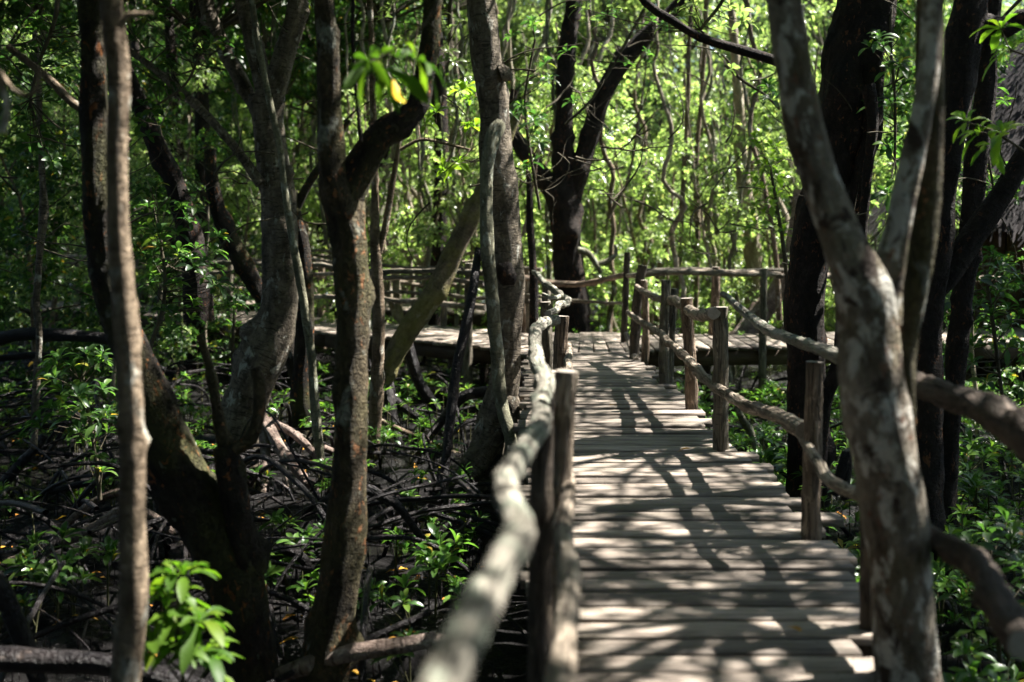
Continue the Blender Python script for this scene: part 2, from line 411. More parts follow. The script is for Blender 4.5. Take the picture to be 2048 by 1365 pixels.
def box(mb,a,b,w,h,ztop,seed=0):
    a=np.array(a,float);b=np.array(b,float);d=b-a;L=np.linalg.norm(d);d/=L;s=np.array([-d[1],d[0]])
    V=[];T=[]
    n=max(2,int(L/.3))
    for i in range(n+1):
        x=a+d*L*i/n; jz=nz(x[0]*2,x[1]*2,seed)*.008
        for q,z in((-w/2,-h),(-w/2,0),(w/2,0),(w/2,-h)): V.append((x[0]+s[0]*q,x[1]+s[1]*q,ztop+z+jz));T.append((q+seed,z,L*i/n+seed))
    ix=np.arange((n+1)*4).reshape(n+1,4);A=ix[:-1];B=ix[1:]
    q=np.stack([A,B,np.roll(B,-1,1),np.roll(A,-1,1)],-1).reshape(-1,4)
    mb.add(V,quads=np.vstack([q,[tuple(ix[0])],[tuple(ix[-1][::-1])]]),tc=T)

def xr(Y):
    return np.interp(Y,[0,3,4.2,4.5,5.1,8,10,13.9,16],[.3,1.0,1.36,1.46,1.66,1.70,1.65,1.6,1.6])
def xl(Y): return np.interp(Y,[0,2.2,3.6,4.5,4.8,5.3,11,16],[-1.,-.1,.22,.21,.15,.05,.09,.2])
rng=np.random.default_rng(3)
def walk_thing(name,label,loc):
    return thing(name,label,'boardwalk',loc)
def pile(parent,x,y,r=.07,top=-.12,mat='post_dark',nm='pile'):
    m=MB(); tube(m,[(x,y,top),(x+rng.normal(0,.02),y,-.5),(x+rng.normal(0,.03),y+rng.normal(0,.02),-1.15)],[r,r,r*1.1],seg=9,amp=.08,seed=x)
    return link(nm,m.mesh(nm,M[mat]),parent)
bw=walk_thing('boardwalk','straight dappled plank boardwalk running away from the viewer',(.8,7,-.0))
mb=MB(); y=.2; i=0
while y<14.55:
    wdt=rng.choice([.15,.175,.19,.205]); wdt=float(wdt)
    r_=xr(y)+rng.normal(0,.055); l_=xl(y)+rng.normal(0,.04)
    if abs(y-6.5)<.11: r_=1.88
    if 5.4<y<5.6: r_+=.05
    sk=rng.normal(0,.006)
    plank(mb,(l_,y+wdt/2-sk),(r_,y+wdt/2+sk),wdt-rng.uniform(.027,.044),.045,rng.normal(0,.004),rng)
    y+=wdt
M['nail']=simple('rusty_nail',(.05,.025,.015),.6)
link('deck',mb.mesh('deck',[M['deck'],M['nail']],False),bw)
for k,xo in enumerate((.25,1.45)):
    mb=MB(); 
    for (ya,yb) in((3.4,8),(8.003,14.5)): box(mb,(np.interp(.15+k*.7,[0,1],[xl(ya),xr(ya)]),ya),(np.interp(.15+k*.7,[0,1],[xl(yb),xr(yb)]),yb),.08,.15,-.042,k)
    link('joist',mb.mesh('joist',M['beam'],False),bw)
for yy in(4.8,6.9,9.2,11.6,13.8):
    mb=MB(); box(mb,(xl(yy)-.06,yy),(xr(yy)+.08,yy),.1,.12,-.195,yy); link('cross_beam',mb.mesh('cross_beam',M['beam'],False),bw)
    for xx in(xl(yy)+.12,xr(yy)-.12): pile(bw,xx,yy,.065,-.31)

def cross(label,front,back,step=.19,joist=True,piles=True,name='boardwalk'):
    """boardwalk between two edge polylines of equal length (front, back)"""
    b=walk_thing(name,label,(front[0][0],front[0][1],0))
    mb=MB(); fr=np.array(front,float);bk=np.array(back,float)
    for k in range(len(fr)-1):
        n=max(1,int(np.linalg.norm(fr[k+1]-fr[k])/step))
        wd=np.linalg.norm(fr[k+1]-fr[k])/n
        for i in range(n):
            t=(i+.5)/n; a=fr[k]*(1-t)+fr[k+1]*t; c_=bk[k]*(1-t)+bk[k+1]*t
            dd=(c_-a)/np.linalg.norm(c_-a)
            plank(mb,a+dd*rng.normal(0,.035),c_+dd*rng.normal(0,.035),wd-rng.uniform(.02,.035),.04,rng.normal(0,.003)+.006,rng)
    link('deck',mb.mesh('deck',M['deck'],False),b)
    for fcol in(.08,.9):
        mb=MB()
        for k in range(len(fr)-1):
            a=fr[k]*(1-fcol)+bk[k]*fcol;c_=fr[k+1]*(1-fcol)+bk[k+1]*fcol
            e=(c_-a)/np.linalg.norm(c_-a)*.003
            box(mb,a+e,c_-e,.09,.20,-.040,k+fcol)
        link('joist',mb.mesh('joist',M['beam'],False),b)
    if piles:
        for k in range(len(fr)-1):
            L=np.linalg.norm(fr[k+1]-fr[k]); n=max(1,int(L/2.1))
            for i in range(n):
                t=(i+.5)/n
                for fcol in(.1,.88):
                    q=(fr[k]*(1-t)+fr[k+1]*t)*(1-fcol)+(bk[k]*(1-t)+bk[k+1]*t)*fcol
                    pile(b,q[0],q[1],.075,-.24)
    return b
cross('plank boardwalk branching left behind the leaning mossy trunk',
      [(1.68,14.58),(.23,14.62),(-.27,15.2),(-1.5,16.4),(-2.9,17.35),(-3.55,18.1),(-6.4,20.4),(-10.5,22.6)],
      [(1.68,17.3),(.55,17.2),(.1,17.25),(-.75,17.95),(-2.2,19.0),(-2.95,19.6),(-5.5,21.9),(-9.9,24.2)])
cross('plank boardwalk branching right behind the right handrail',
      [(1.70,15.0),(4.0,15.3),(6.5,15.9),(9.6,16.6)],[(1.70,16.9),(4.0,17.1),(6.4,17.7),(9.4,18.4)])
cross('farther plank boardwalk seen behind the left crosswalk railing',
      [(-.2,20.6),(-3.4,22.3),(-8.5,24.6)],[(.3,22.1),(-2.9,23.9),(-8.0,26.3)])

# ------------------------------------------------------------------ railings
def rail_thing(label,loc): return thing('handrail',label,'railing',loc)
def logpart(name,parent,pts,rad,mat,seg=14,step=.05,amp=.1,freq=4,wob=0,knots=0,seed=None,label=None):
    if name=='rail': rad=[q*.80 for q in rad]; amp*=1.7; knots=int(knots*2.2)
    else: amp*=1.25
    m=MB(); tube(m,pts,rad,seg=seg,step=step,amp=amp,freq=freq,wob=wob,knots=knots,seed=R.uniform(0,40) if seed is None else seed,endmat=1)
    o=link(name,m.mesh(name,[M[mat],M['end']]),parent)
    if label:o['label']=label
    return o
def post(parent,bx,by,h,r,tx=0,ty=0,mat='post',knots=2,zb=-.35,label=None):
    return logpart('post',parent,[(bx-tx*.3,by,zb),(bx,by,0),(bx+tx*.5+R.gauss(0,.01),by+ty*.5,h*.5),(bx+tx,by+ty,h)],[r*1.05,r*1.05,r,r*.95],mat,seg=14,step=.045,amp=.14,freq=3,knots=knots,label=label)

rr=rail_thing('rough log handrail along the right edge of the straight boardwalk',(1.65,8,0))
post(rr,*P(1622,1072,6.14)[:2],.94,.050,0.02,0,'post',3)
post(rr,*P(1441,900,8.45)[:2],1.06,.056,.0,0,'post_grey',3)
post(rr,*P(1384,817,10.3)[:2],1.0,.055,-.05,0,'post',3)
post(rr,*P(1328,768,11.9)[:2],1.08,.05,.02,0,'post_grey',2)
post(rr,*P(1338,760,12.05)[:2],.98,.04,.06,0,'post_grey',1)
post(rr,*P(1290,722,13.8)[:2],.98,.043,-.01,0,'post',2)
logpart('rail',rr,*PT([(1274,573,13,13.9),(1300,590,17,13.1),(1335,602,19,12),(1350,600,25,11.4),(1380,622,28,10.2),(1400,630,29,9.4),(1430,630,31,8.35)]),'rail',amp=.14,wob=.02,knots=4)
logpart('rail',rr,*PT([(1445,589,14,8.9),(1490,625,22,8.2),(1535,660,26,7.5),(1590,682,28,6.7),(1640,702,32,6.05),(1700,722,38,5.6),(1780,750,50,5.1),(1850,775,60,4.75),(1950,805,74,4.3),(2060,850,92,3.8),(2190,880,110,3.4)]),'bigrail',amp=.10,wob=.015,knots=3) if False else None
logpart('rail',rr,*PT([(1445,589,15,8.9),(1490,625,22,8.2),(1535,660,26,7.5),(1590,682,28,6.7),(1640,702,32,6.1),(1690,722,38,5.75)]),'rail_lichen',amp=.10,wob=.015,knots=4)
logpart('rail',rr,*PT([(1800,752,56,5.35),(1850,775,62,5.0),(1930,800,74,4.55),(2000,830,90,4.15),(2070,870,104,3.8),(2200,930,140,3.3)]),'bigrail',amp=.16,wob=.03,knots=3,label='thick reddish brown rail log on the right')
logpart('rail',rr,*PT([(1255,625,13,13.8),(1290,650,17,12.7),(1325,668,18,11.6),(1340,688,20,11),(1372,715,22,10),(1410,755,27,8.9),(1450,788,27,8.15),(1520,822,33,7.1),(1570,842,38,6.55),(1607,865,42,6.2)]),'rail',amp=.15,wob=.02,knots=7)
logpart('rail',rr,*PT([(1570,848,24,6.7),(1600,868,28,6.35),(1632,920,29,5.9),(1655,955,31,5.6),(1700,985,33,5.15),(1760,1010,36,4.85)]),'rail',amp=.13,wob=.01,knots=5)
logpart('rail',rr,*PT([(1750,1000,40,4.9),(1850,1070,50,4.35),(1900,1098,62,4.05),(1960,1135,74,3.8),(2005,1200,80,3.45),(2060,1290,86,3.1)]),'bigrail',amp=.2,wob=.02,knots=6,label='dark bent lower rail log on the right')
post(rr,1.50,4.75,1.0,.05,.0,0,'post_dark',2)

lr=rail_thing('lichen covered crooked handrail close on the left of the boardwalk',(.2,6,0))
logpart('rail',lr,*PT([(800,1560,130,1.25),(872,1400,122,1.55),(940,1250,108,1.85),(1005,1130,94,2.2),(1040,1060,80,2.5),(1020,1010,72,2.75),(1010,970,66,2.95),(1032,925,62,3.25),(1060,885,56,3.6),(1080,850,58,4.1),(1083,800,46,4.6),(1092,765,48,5.0),(1076,730,40,5.6),(1070,690,33,6.5),(1072,660,29,7.3),(1090,645,27,8),(1114,640,24,8.5)]),'rail_lichen',seg=16,amp=.12,freq=5,wob=.0,knots=6)
logpart('rail',lr,*PT([(1098,632,16,8.6),(1115,612,18,9.5),(1132,605,18,10.3),(1125,590,16,11.2),(1100,575,15,12.3),(1085,560,14,13.2),(1070,545,12,14.3)]),'rail_lichen',amp=.16,freq=7,wob=.03,knots=4)
logpart('rail',lr,*PT([(1085,592,11,10.8),(1105,600,12,10.6),(1120,592,12,11.2),(1108,578,12,12),(1088,570,11,12.8)]),'rail_lichen',amp=.16,wob=.03,knots=2,label='short twisted upper branch tied to the rail')
post(lr,*P(1110,1320,4.4)[:2],1.12,.045,.045,0,'rail',3,label='pale post with a sunlit cut top')
logpart('rail',lr,*PT([(1138,880,26,5.6),(1128,925,36,4.9),(1138,985,40,4.3),(1125,1060,48,3.9),(1140,1150,56,3.5),(1128,1260,66,3.1),(1122,1390,80,2.75),(1105,1600,90,2.3)]),'rail',seg=14,amp=.12,wob=.01,knots=5)
post(lr,*P(1095,1180,5.3)[:2],1.0,.05,0,0,'post_dark',2)
logpart('post',lr,[(.10,4.15,-1.0),(.10,4.15,-.2),(.105,4.15,.5),(.11,4.15,.98)],[.05,.048,.046,.042],'post_dark',knots=3,label='dark near post rising beside the deck')
post(lr,*P(1112,728,13.2)[:2],.9,.07,.06,0,'post',2) if False else None
post(lr,*P(1113,862,9.2)[:2],.93,.055,.05,0,'post',3,label='brown split post under the rail joint')
post(lr,*P(1096,800,10.8)[:2],.93,.05,-.02,0,'post_grey',2)
post(lr,*P(1092,745,12.8)[:2],1.0,.05,.0,0,'post_grey',2)
logpart('rail',lr,*PT([(1134,690,17,10.5),(1140,700,16,9.5),(1138,730,20,8),(1136,790,22,6.8),(1136,870,26,5.7)]),'rail',wob=.02,knots=3)

def fence(label,edge,Zs,hts,mats,spacing=1.7,seed=1,off=0.0,wob=.05,r=.044,jit=0,pr=.055,split=None,phase=.2):
    t=rail_thing(label,(edge[0][0],edge[0][1],0)); e=np.array(edge,float)
    seg=np.linalg.norm(np.diff(e,axis=0),axis=1); cum=np.concatenate([[0],np.cumsum(seg)])
    def at(s): return np.array([np.interp(s,cum,e[:,0]),np.interp(s,cum,e[:,1])])
    s=phase
    rl=random.Random(seed)
    while s<cum[-1]:
        q=at(s); post(t,q[0],q[1],hts*rl.uniform(.96,1.10),pr*rl.uniform(.75,1.15),rl.gauss(0,.05),0,rl.choice(mats),2,zb=-.55); s+=spacing*rl.uniform(.85,1.15)
    for z in Zs:
        s=0.
        while s<cum[-1]-.6:
            L=min(rl.uniform(3.2,4.6),cum[-1]-s)
            pts=[];rad=[]
            n=max(3,int(L/.9))
            for i in range(n+1):
                q=at(s+L*i/n); pts.append((q[0],q[1]-.07,z+rl.gauss(0,.03)+.02)); rad.append(r*rl.uniform(.85,1.2))
            logpart('rail',t,pts,rad,rl.choice(['rail','post_grey','rail']),seg=8,step=.1,wob=wob,knots=2); s+=L-.3
    return t
fence('weathered front handrail of the left crosswalk',[(-.35,15.15),(-1.5,16.3),(-2.9,17.25),(-3.55,18.0),(-6.4,20.3),(-10.4,22.5)],(.98,.52,.86),1.03,['post_grey','post'],1.75,2,phase=.35)
fence('back handrail of the left crosswalk below the leaning trunk',[(.45,17.2),(-.8,18.0),(-2.2,19.05),(-5.5,22.0),(-9.9,24.3)],(.95,.5),1.0,['post_grey','post'],1.6,3)
fence('farthest handrail of the second boardwalk in the left distance',[(.3,22.15),(-2.9,23.95),(-8.0,26.4)],(1.0,.6),1.1,['post_grey'],1.8,4)
fence('near handrail of the second boardwalk in the left distance',[(-.2,20.55),(-3.4,22.25),(-8.5,24.5)],(.95,.78,.5),1.0,['post_grey','post_dark'],1.5,5)
jr=rail_thing('handrail with tall dark posts spanning behind the boardwalk junction',(1.0,17.2,0))
post(jr,*P(1248,682,15.9)[:2],1.26,.045,.05,0,'post_dark',1)
post(jr,*P(1268,716,14.1)[:2],1.15,.062,.10,0,'post_dark',2)
logpart('rail',jr,*PT([(1040,556,14,17),(1100,566,15,17),(1160,567,15,16.9),(1210,560,15,16.6),(1255,551,15,16.1)]),'post',wob=.02,knots=2)
logpart('rail',jr,*PT([(1030,590,8,17),(1140,600,9,17),(1200,605,8,16.5),(1250,606,8,15.9)]),'post_grey',wob=.02)
post(jr,*P(1045,655,17.4)[:2],1.0,.06,0,0,'post',2)
logpart('rail',jr,*PT([(1252,668,13,14.6),(1262,695,15,14.3),(1272,722,17,13.9)]),'rail',label='short log lying at the post foot')
fr_=rail_thing('long double handrail of the right crosswalk before sunlit leaves',(4,16,0))
for px,yb,Yp,h,r_,m in((1525,700,15.2,1.06,.05,'post_grey'),(1702,700,15.6,1.05,.05,'post'),(1865,700,15.9,1.05,.05,'post')):
    post(fr_,P(px,yb,Yp)[0],Yp,h,r_,.02,0,m,2,zb=-.95)
for px,Yp,h,r_,m in((1425,16.8,1.02,.065,'post'),(1600,17.1,1.0,.06,'post_grey'),(1780,17.5,1.0,.06,'post_grey')):
    post(fr_,P(px,700,Yp)[0],Yp,h,r_,.05,0,m,2)
logpart('rail',fr_,*PT([(1255,551,13,15.6),(1290,549,15,15.2),(1350,545,15,15.1),(1430,545,16,15.1),(1500,548,15,15.15),(1560,551,14,15.3)]),'rail',wob=.02,knots=4)
logpart('rail',fr_,*PT([(1280,543,10,16.9),(1340,541,11,16.9),(1400,539,13,16.9),(1460,544,12,16.9),(1530,541,12,17),(1600,543,12,17.1),(1700,548,12,17.3)]),'post_grey',wob=.02,knots=4)
logpart('rail',fr_,*PT([(1550,551,14,15.3),(1640,552,14,15.5),(1760,552,14,15.7),(1880,555,14,15.9),(2000,560,14,16.2)]),'rail',wob=.03,knots=4)

# ------------------------------------------------------------------ leaf protos
def twig(mb,a,b,r,mat=1,sag=.0,seg=5):
    a=np.array(a,float);b=np.array(b,float); m=(a+b)/2+np.array([R.gauss(0,.06),R.gauss(0,.06),R.gauss(0,.04)-sag])*np.linalg.norm(b-a)
    tube(mb,[a,m,b],[r,r*.75,r*.5],seg=seg,step=np.linalg.norm(b-a)/4,amp=0,caps=False,mat=mat)
def ball(n,c,r,rng,flat=.7):
    d=rng.normal(0,1,(n,3)); d/=np.linalg.norm(d,axis=1)[:,None]
    rad=(rng.uniform(.25,1,n)**.45)[:,None]
    q=d*rad*np.array([[r,r,r*flat]])
    ax=d*np.array([[1,1,.6]])+np.array([[0,0,.75]])
    return q+np.array(c),ax
def canopy_mesh(seed,Rd=2.4,H=1.0,clumps=16,per=44,L=.17,W=.07,lm='leaf',k=8):
    rng=np.random.default_rng(seed); mb=MB()
    for i in range(clumps):
        a=rng.uniform(0,6.28); rr_=Rd*math.sqrt(rng.uniform(0,1)); c=(rr_*math.cos(a),rr_*math.sin(a),rng.uniform(-.5,.5)*H*2)
        q,ax=ball(per,c,rng.uniform(.45,.85),rng,.55); rosettes(mb,q,ax,L,W,k,rng=rng)
        twig(mb,(0,0,-H*1.6),c,.035)
        for z in range(5): twig(mb,c,q[z],.012,seg=4)
    return mb.mesh('crown',[M[lm],M['twig']])
def bush_mesh(seed,H=4.5,Rd=1.0,clumps=15,per=26,L=.105,W=.047,lm='leaf_bg',z0=.3,k=7,stems=1):
    rng=np.random.default_rng(seed); mb=MB(); st=MB()
    tops=[]
    for s in range(stems):
        b=(rng.normal(0,.15),rng.normal(0,.15),0); t=(rng.normal(0,.5),rng.normal(0,.5),H*rng.uniform(.85,1.))
        m=((b[0]+t[0])/2+rng.normal(0,.15),(b[1]+t[1])/2+rng.normal(0,.15),H*.5)
        rr_=rng.uniform(.02,.045)
        C,_=tube(st,[(b[0],b[1],-.3),b,m,t],[rr_*1.4,rr_*1.3,rr_,rr_*.4],seg=7,step=.25,amp=.08,wob=.08,seed=seed+s); tops.append(C)
    for i in range(clumps):
        z=z0+(H-z0)*(i+rng.uniform(0,1))/clumps
        a=rng.uniform(0,6.28); rr_=Rd*rng.uniform(.25,1.); C=tops[i%stems]; j=np.argmin(abs(C[:,2]-z*.85)); b=C[j]
        c=b+np.array([rr_*math.cos(a),rr_*math.sin(a),z-b[2]])
        q,ax=ball(per,c,rng.uniform(.28,.52),rng,.75); rosettes(mb,q,ax,L,W,k,rng=rng)
        twig(mb,b,c,.014)
        for zz in range(4): twig(mb,c,q[zz],.006,seg=4)
    return st.mesh('stem',M['pale_bg' if seed%2 else 'tan']), mb.mesh('foliage',[M[lm],M['twig']])
CAN=[canopy_mesh(100+i) for i in range(4)]
CANT=[canopy_mesh(140+i,Rd=2.3,H=.7,clumps=22,per=18,L=.13,W=.055) for i in range(4)]
CANS=[canopy_mesh(120+i,Rd=1.7,H=.8,clumps=9,per=34) for i in range(3)]
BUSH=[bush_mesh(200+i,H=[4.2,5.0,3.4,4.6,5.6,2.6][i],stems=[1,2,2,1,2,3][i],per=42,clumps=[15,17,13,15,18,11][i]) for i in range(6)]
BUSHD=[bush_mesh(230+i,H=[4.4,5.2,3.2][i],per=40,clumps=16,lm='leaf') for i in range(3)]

def crown(parent,loc,s=1.,rot=None,small=False,flat=1.,thin=False):
    if loc[2]>3.5:
        for (sx_,sy_) in ((-2.3,11.4),(-1.5,13.2),(-1.5,10.2),(-3.9,11.0),(-2.9,3.4)):
            if math.hypot(loc[0]-.66*loc[2]-sx_,loc[1]-.24*loc[2]-sy_)<1.9: return None
    if not thin and loc[2]>3.5:
        xs_,ys_=loc[0]-.66*loc[2],loc[1]-.24*loc[2]
        if -6.5<xs_<=-1.6 and ys_<19 and R.random()<.2: return None
        if (-1.6<xs_<4. and 2.<ys_<18.5) or (-3.5<xs_<9 and 17<ys_<30): return None
    if thin:
        o=link('crown',R.choice(CANT),parent,loc=Vector(loc)-Vector(parent.location)); o.rotation_euler=(0,0,R.uniform(0,6.28)); o.scale=(s,s,s*flat); return o
    o=link('crown',R.choice(CANS if small else CAN),parent,loc=Vector(loc)-Vector(parent.location))
    o.rotation_euler=(0,0,R.uniform(0,6.28) if rot is None else rot); o.scale=(s,s,s*flat); return o
def tree(name,label,loc,group=None,cat='tree'): return thing(name,label,cat,loc,group)
def trunkpart(parent,paths,mat,name='trunk',seg=22,step=.05,amp=.1,freq=2.2,knots=4,wob=0):
    amp*=1.35; wob=max(wob,.018)
    """paths: list of (pts,rad) joined into one trunk mesh"""
    m=MB(); res=[]
    for i,(p,r) in enumerate(paths): res.append(tube(m,p,r,seg=seg,step=step,amp=amp,freq=freq,knots=knots,wob=wob,seed=R.uniform(0,60)))
    return link(name,m.mesh(name,M[mat]),parent),res
def rootpart(parent,lst,mat,Y=None,name='root',seg=9,**k):
    for l in lst:
        m=MB(); p,r=PT(l,Y); tube(m,p,r,seg=seg,step=.06,amp=.12,knots=3,seed=R.uniform(0,60),wob=.02); link(name,m.mesh(name,M[mat]),parent)

def gb(px,py,Y): q=P(px,py,Y); return (q[0],q[1],GZ)

# T1 dark curved tree, left
t1=tree('mangrove_tree','thick dark rough trunk curving out to the lower left with orange flecks',gb(500,1365,6.0))
trunkpart(t1,[PT([(520,1560,110),(505,1365,104),(480,1190,112),(420,1050,112),(350,930,106),(300,800,84),(255,690,72),(212,560,60),(196,400,54),(190,200,52),(185,0,50),(185,-300,50),(150,-900,40)],6.0),
              PT([(505,1150,60),(478,1040,58),(462,940,50),(450,890,44)],5.95),],'dark',knots=14,amp=.14)
trunkpart(t1,[PT([(462,905,34),(440,860,26),(430,800,20),(420,740,18),(400,670,14)],5.95),PT([(460,905,30),(500,880,26),(518,830,26),(520,760,26),(512,735,22)],5.95)],'mossy',name='branch',seg=10,step=.05,knots=5,wob=.01)
crown(t1,(-2.4,6.4,5.3),.9)
# T2 slim pale near
t2=tree('slender_tree','slim pale out of focus trunk rising the full height at the left',gb(255,1365,4.1))
trunkpart(t2,[PT([(240,1700,62),(250,1365,60),(265,1200,56),(262,1040,52),(265,900,50),(262,760,50),(258,660,52),(250,560,46),(238,440,42),(232,300,40),(238,150,42),(228,0,44),(220,-400,42),(200,-1200,30)],4.1)],'tan',knots=14,amp=.08,step=.04)
trunkpart(t2,[PT([(238,60,14),(255,35,14),(290,32,9),(305,30,5)],4.05)],'tan',name='branch',seg=8,step=.03,knots=0)
crown(t2,(-1.4,4.3,4.9),.7,small=True)
# T3
t3=tree('mangrove_tree','grey forked trunk with sunlit prop roots left of centre',gb(490,910,11.8))
trunkpart(t3,[PT([(478,930,86),(480,860,84),(505,770,86),(540,690,82),(562,600,72),(562,500,70),(556,400,66),(548,320,66),(538,250,60),(535,190,70)],11.8),
              PT([(540,215,44),(560,140,44),(580,70,44),(595,0,40),(610,-120,36),(640,-500,30),(680,-900,20)],11.8),
              PT([(535,210,40),(518,140,38),(500,60,36),(488,0,34),(470,-150,32),(430,-600,24)],11.85),
              PT([(560,380,24),(575,345,30),(575,330,14)],11.7)],'grey',knots=9,amp=.09,step=.08)
trunkpart(t3,[PT([(522,368,22),(480,310,19),(420,240,18),(360,180,17),(300,130,14),(250,95,10)],11.6),
              PT([(512,225,26),(480,160,30),(445,90,32),(412,0,30),(400,-120,26)],12.0)],'grey',name='branch',seg=10,knots=5)
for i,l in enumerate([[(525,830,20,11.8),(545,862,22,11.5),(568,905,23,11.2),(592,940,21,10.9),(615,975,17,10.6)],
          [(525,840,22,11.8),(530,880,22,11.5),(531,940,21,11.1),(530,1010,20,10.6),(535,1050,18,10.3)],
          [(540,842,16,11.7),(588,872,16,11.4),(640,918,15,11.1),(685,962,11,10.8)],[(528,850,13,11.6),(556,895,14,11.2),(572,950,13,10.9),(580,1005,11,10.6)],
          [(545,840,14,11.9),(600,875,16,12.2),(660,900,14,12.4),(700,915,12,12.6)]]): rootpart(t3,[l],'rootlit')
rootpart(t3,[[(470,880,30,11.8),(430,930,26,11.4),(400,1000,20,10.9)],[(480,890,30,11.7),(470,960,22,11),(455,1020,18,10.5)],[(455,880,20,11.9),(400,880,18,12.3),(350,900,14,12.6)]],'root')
crown(t3,(-2.2,11.8,5.6),1.); crown(t3,(-3.4,12.6,5.0),.8)
# slim pole crossing T3
s1=tree('slender_tree','thin grey pole like trunk slanting in front of the forked trunk',gb(640,900,11.2))
trunkpart(s1,[PT([(642,925,18),(632,830,20),(625,720,17),(612,640,17),(598,545,17),(582,450,15),(562,320,13),(545,230,13),(525,120,13),(505,0,12),(490,-150,10)],11.1)],'green',seg=10,knots=12,amp=.12,wob=.015,step=.05)
# T4
t4=tree('mangrove_tree','dark mossy trunk with orange specks forking left of the centre',gb(650,1365,6.1))
trunkpart(t4,[PT([(640,1560,110),(645,1365,98),(665,1230,80),(690,1080,80),(700,920,72),(702,760,68),(706,640,68),(702,520,78),(694,440,78),(680,380,82),(662,310,62),(655,200,44),(652,100,40),(648,0,40),(640,-300,36),(620,-900,28)],6.1),
             ],'mossy',knots=16,amp=.13,step=.05)
trunkpart(t4,[PT([(690,400,70),(722,335,66),(765,275,60),(815,238,52),(838,205,48),(845,150,42),(855,80,40),(860,0,38),(880,-200,34),(930,-800,24)],6.1)],'dark',name='branch',knots=9,amp=.14,step=.05)
crown(t4,(-.9,6.4,5.0),1.,small=True)
# T5
t5=tree('slender_tree','straight tan sapling trunk with side twig beside the mossy trunk',gb(748,912,12.3))
trunkpart(t5,[PT([(745,925,26),(752,820,27),(757,700,26),(756,600,24),(752,500,22),(750,400,15),(748,300,14),(745,150,13),(740,0,12),(735,-200,10)],12.3),
              PT([(758,505,14),(772,440,13),(785,370,12),(800,280,8)],12.3)],'tan',seg=10,knots=14,amp=.10,wob=.01)
# T6 central
t6=tree('mangrove_tree','tall grey central trunk with a burnt knot and flared foot',gb(955,960,10.9))
trunkpart(t6,[PT([(940,1010,70,10.8),(965,930,72,10.9),(985,850,68),(1005,780,60),(1015,700,52),(1018,620,58),(1016,540,64),(1010,470,66),(1000,380,70),(992,300,66),(988,220,62),(978,150,62),(970,70,60),(962,0,56),(950,-200,52),(930,-800,40)],10.9),
              PT([(985,860,60,10.9),(955,920,56,10.8),(920,965,44,10.7),(885,1000,34,10.6),(860,1030,26,10.5)]),
              PT([(1010,800,50,10.9),(1030,850,40,10.8),(1040,900,30,10.7),(1048,960,22,10.6)]),
              PT([(1000,150,30),(1014,145,26),(1020,140,14)],10.75)],'grey',knots=8,amp=.08,step=.06)
mb=MB(); tube(mb,*PT([(1010,528,30,10.62),(1012,548,46,10.60),(1014,568,28,10.62)]),seg=12,step=.03,amp=.3,freq=9); link('knot',mb.mesh('knot',M['dark2']),t6)['label']='black burnt knot on the trunk'
rootpart(t6,[[(1008,205,20,11.0),(1000,245,34,10.85),(986,280,32,10.68),(975,330,26,10.6),(970,420,26,10.55),(975,500,27,10.5),(985,580,27,10.5),(990,660,27,10.5),(996,740,27,10.45),(1002,810,26,10.4),(1018,870,26,10.3),(1026,930,22,10.2)]],'green',name='aerial_root',seg=12)
rootpart(t6,[[(958,500,13,10.6),(950,560,19,10.4),(935,640,21,10.3),(918,720,21,10.2),(905,800,21,10.1),(895,880,20,10),(888,960,18,9.9),(892,1040,15,9.7)],
             [(945,985,20,10.6),(952,1040,19,10.2),(948,1095,15,9.9)]],'root',name='aerial_root')
rootpart(t6,[[(930,960,24,10.5),(880,1000,20,10.2),(820,1040,16,9.8),(760,1090,13,9.4)],[(930,970,22,10.4),(860,1050,16,9.8),(800,1130,13,9.2)],[(1000,920,26,10.8),(1030,980,22,10.3),(1050,1050,16,9.7)]],'root')
crown(t6,(-.4,11.2,5.4),1.1)
# T7 leaning mossy
t7=tree('leaning_tree','yellow green mossy trunk leaning over to the right beside the crosswalk',gb(775,800,14.2))
trunkpart(t7,[PT([(745,850,18),(765,770,34),(790,710,40),(826,650,44),(872,580,43),(903,515,41),(938,445,38),(965,385,36),(1000,300,34),(1040,200,28)],14.0)],'yellow',knots=6,amp=.08)
rootpart(t7,[[(815,690,26,14.2),(835,760,24,14.2),(870,810,20,14.2),(905,850,14,14)],[(775,770,26,14),(790,850,20,13.6),(800,900,14,13.3)],[(770,760,22,14),(740,830,20,13.6),(700,880,14,13.3)],[(770,785,20,14),(830,830,16,13.6),(900,880,12,13.1)]],'root')
crown(t7,(.6,14.5,4.9),.7,small=True)
# T8 dark fork behind the crosswalk
t8=tree('mangrove_tree','dark rough tree forking into three limbs behind the boardwalk junction',gb(1145,700,19.2))
trunkpart(t8,[PT([(1142,740,72),(1148,650,66),(1140,560,62),(1132,470,58),(1128,400,66),(1128,340,44),(1128,250,34),(1130,150,36),(1138,60,34),(1150,0,32),(1170,-200,26)],19.0),
              PT([(1122,420,44),(1098,370,32),(1065,325,30),(1040,290,28),(1020,240,22),(1030,180,18)],19.0),
              PT([(1135,420,48),(1155,360,40),(1180,280,36),(1200,200,36),(1240,130,34),(1290,75,32),(1350,20,28),(1400,-30,24)],19.0)],'dark2',knots=14,amp=.12,step=.1)
trunkpart(t8,[PT([(1155,500,14),(1175,505,13),(1190,525,12),(1202,548,8)],18.6),PT([(1190,528,10),(1215,522,10),(1232,508,9),(1230,490,7)],18.6)],'green',name='branch',seg=8,knots=2)
crown(t8,(1.0,19.5,6.3),1.0); crown(t8,(3.2,19.5,6.6),.9)
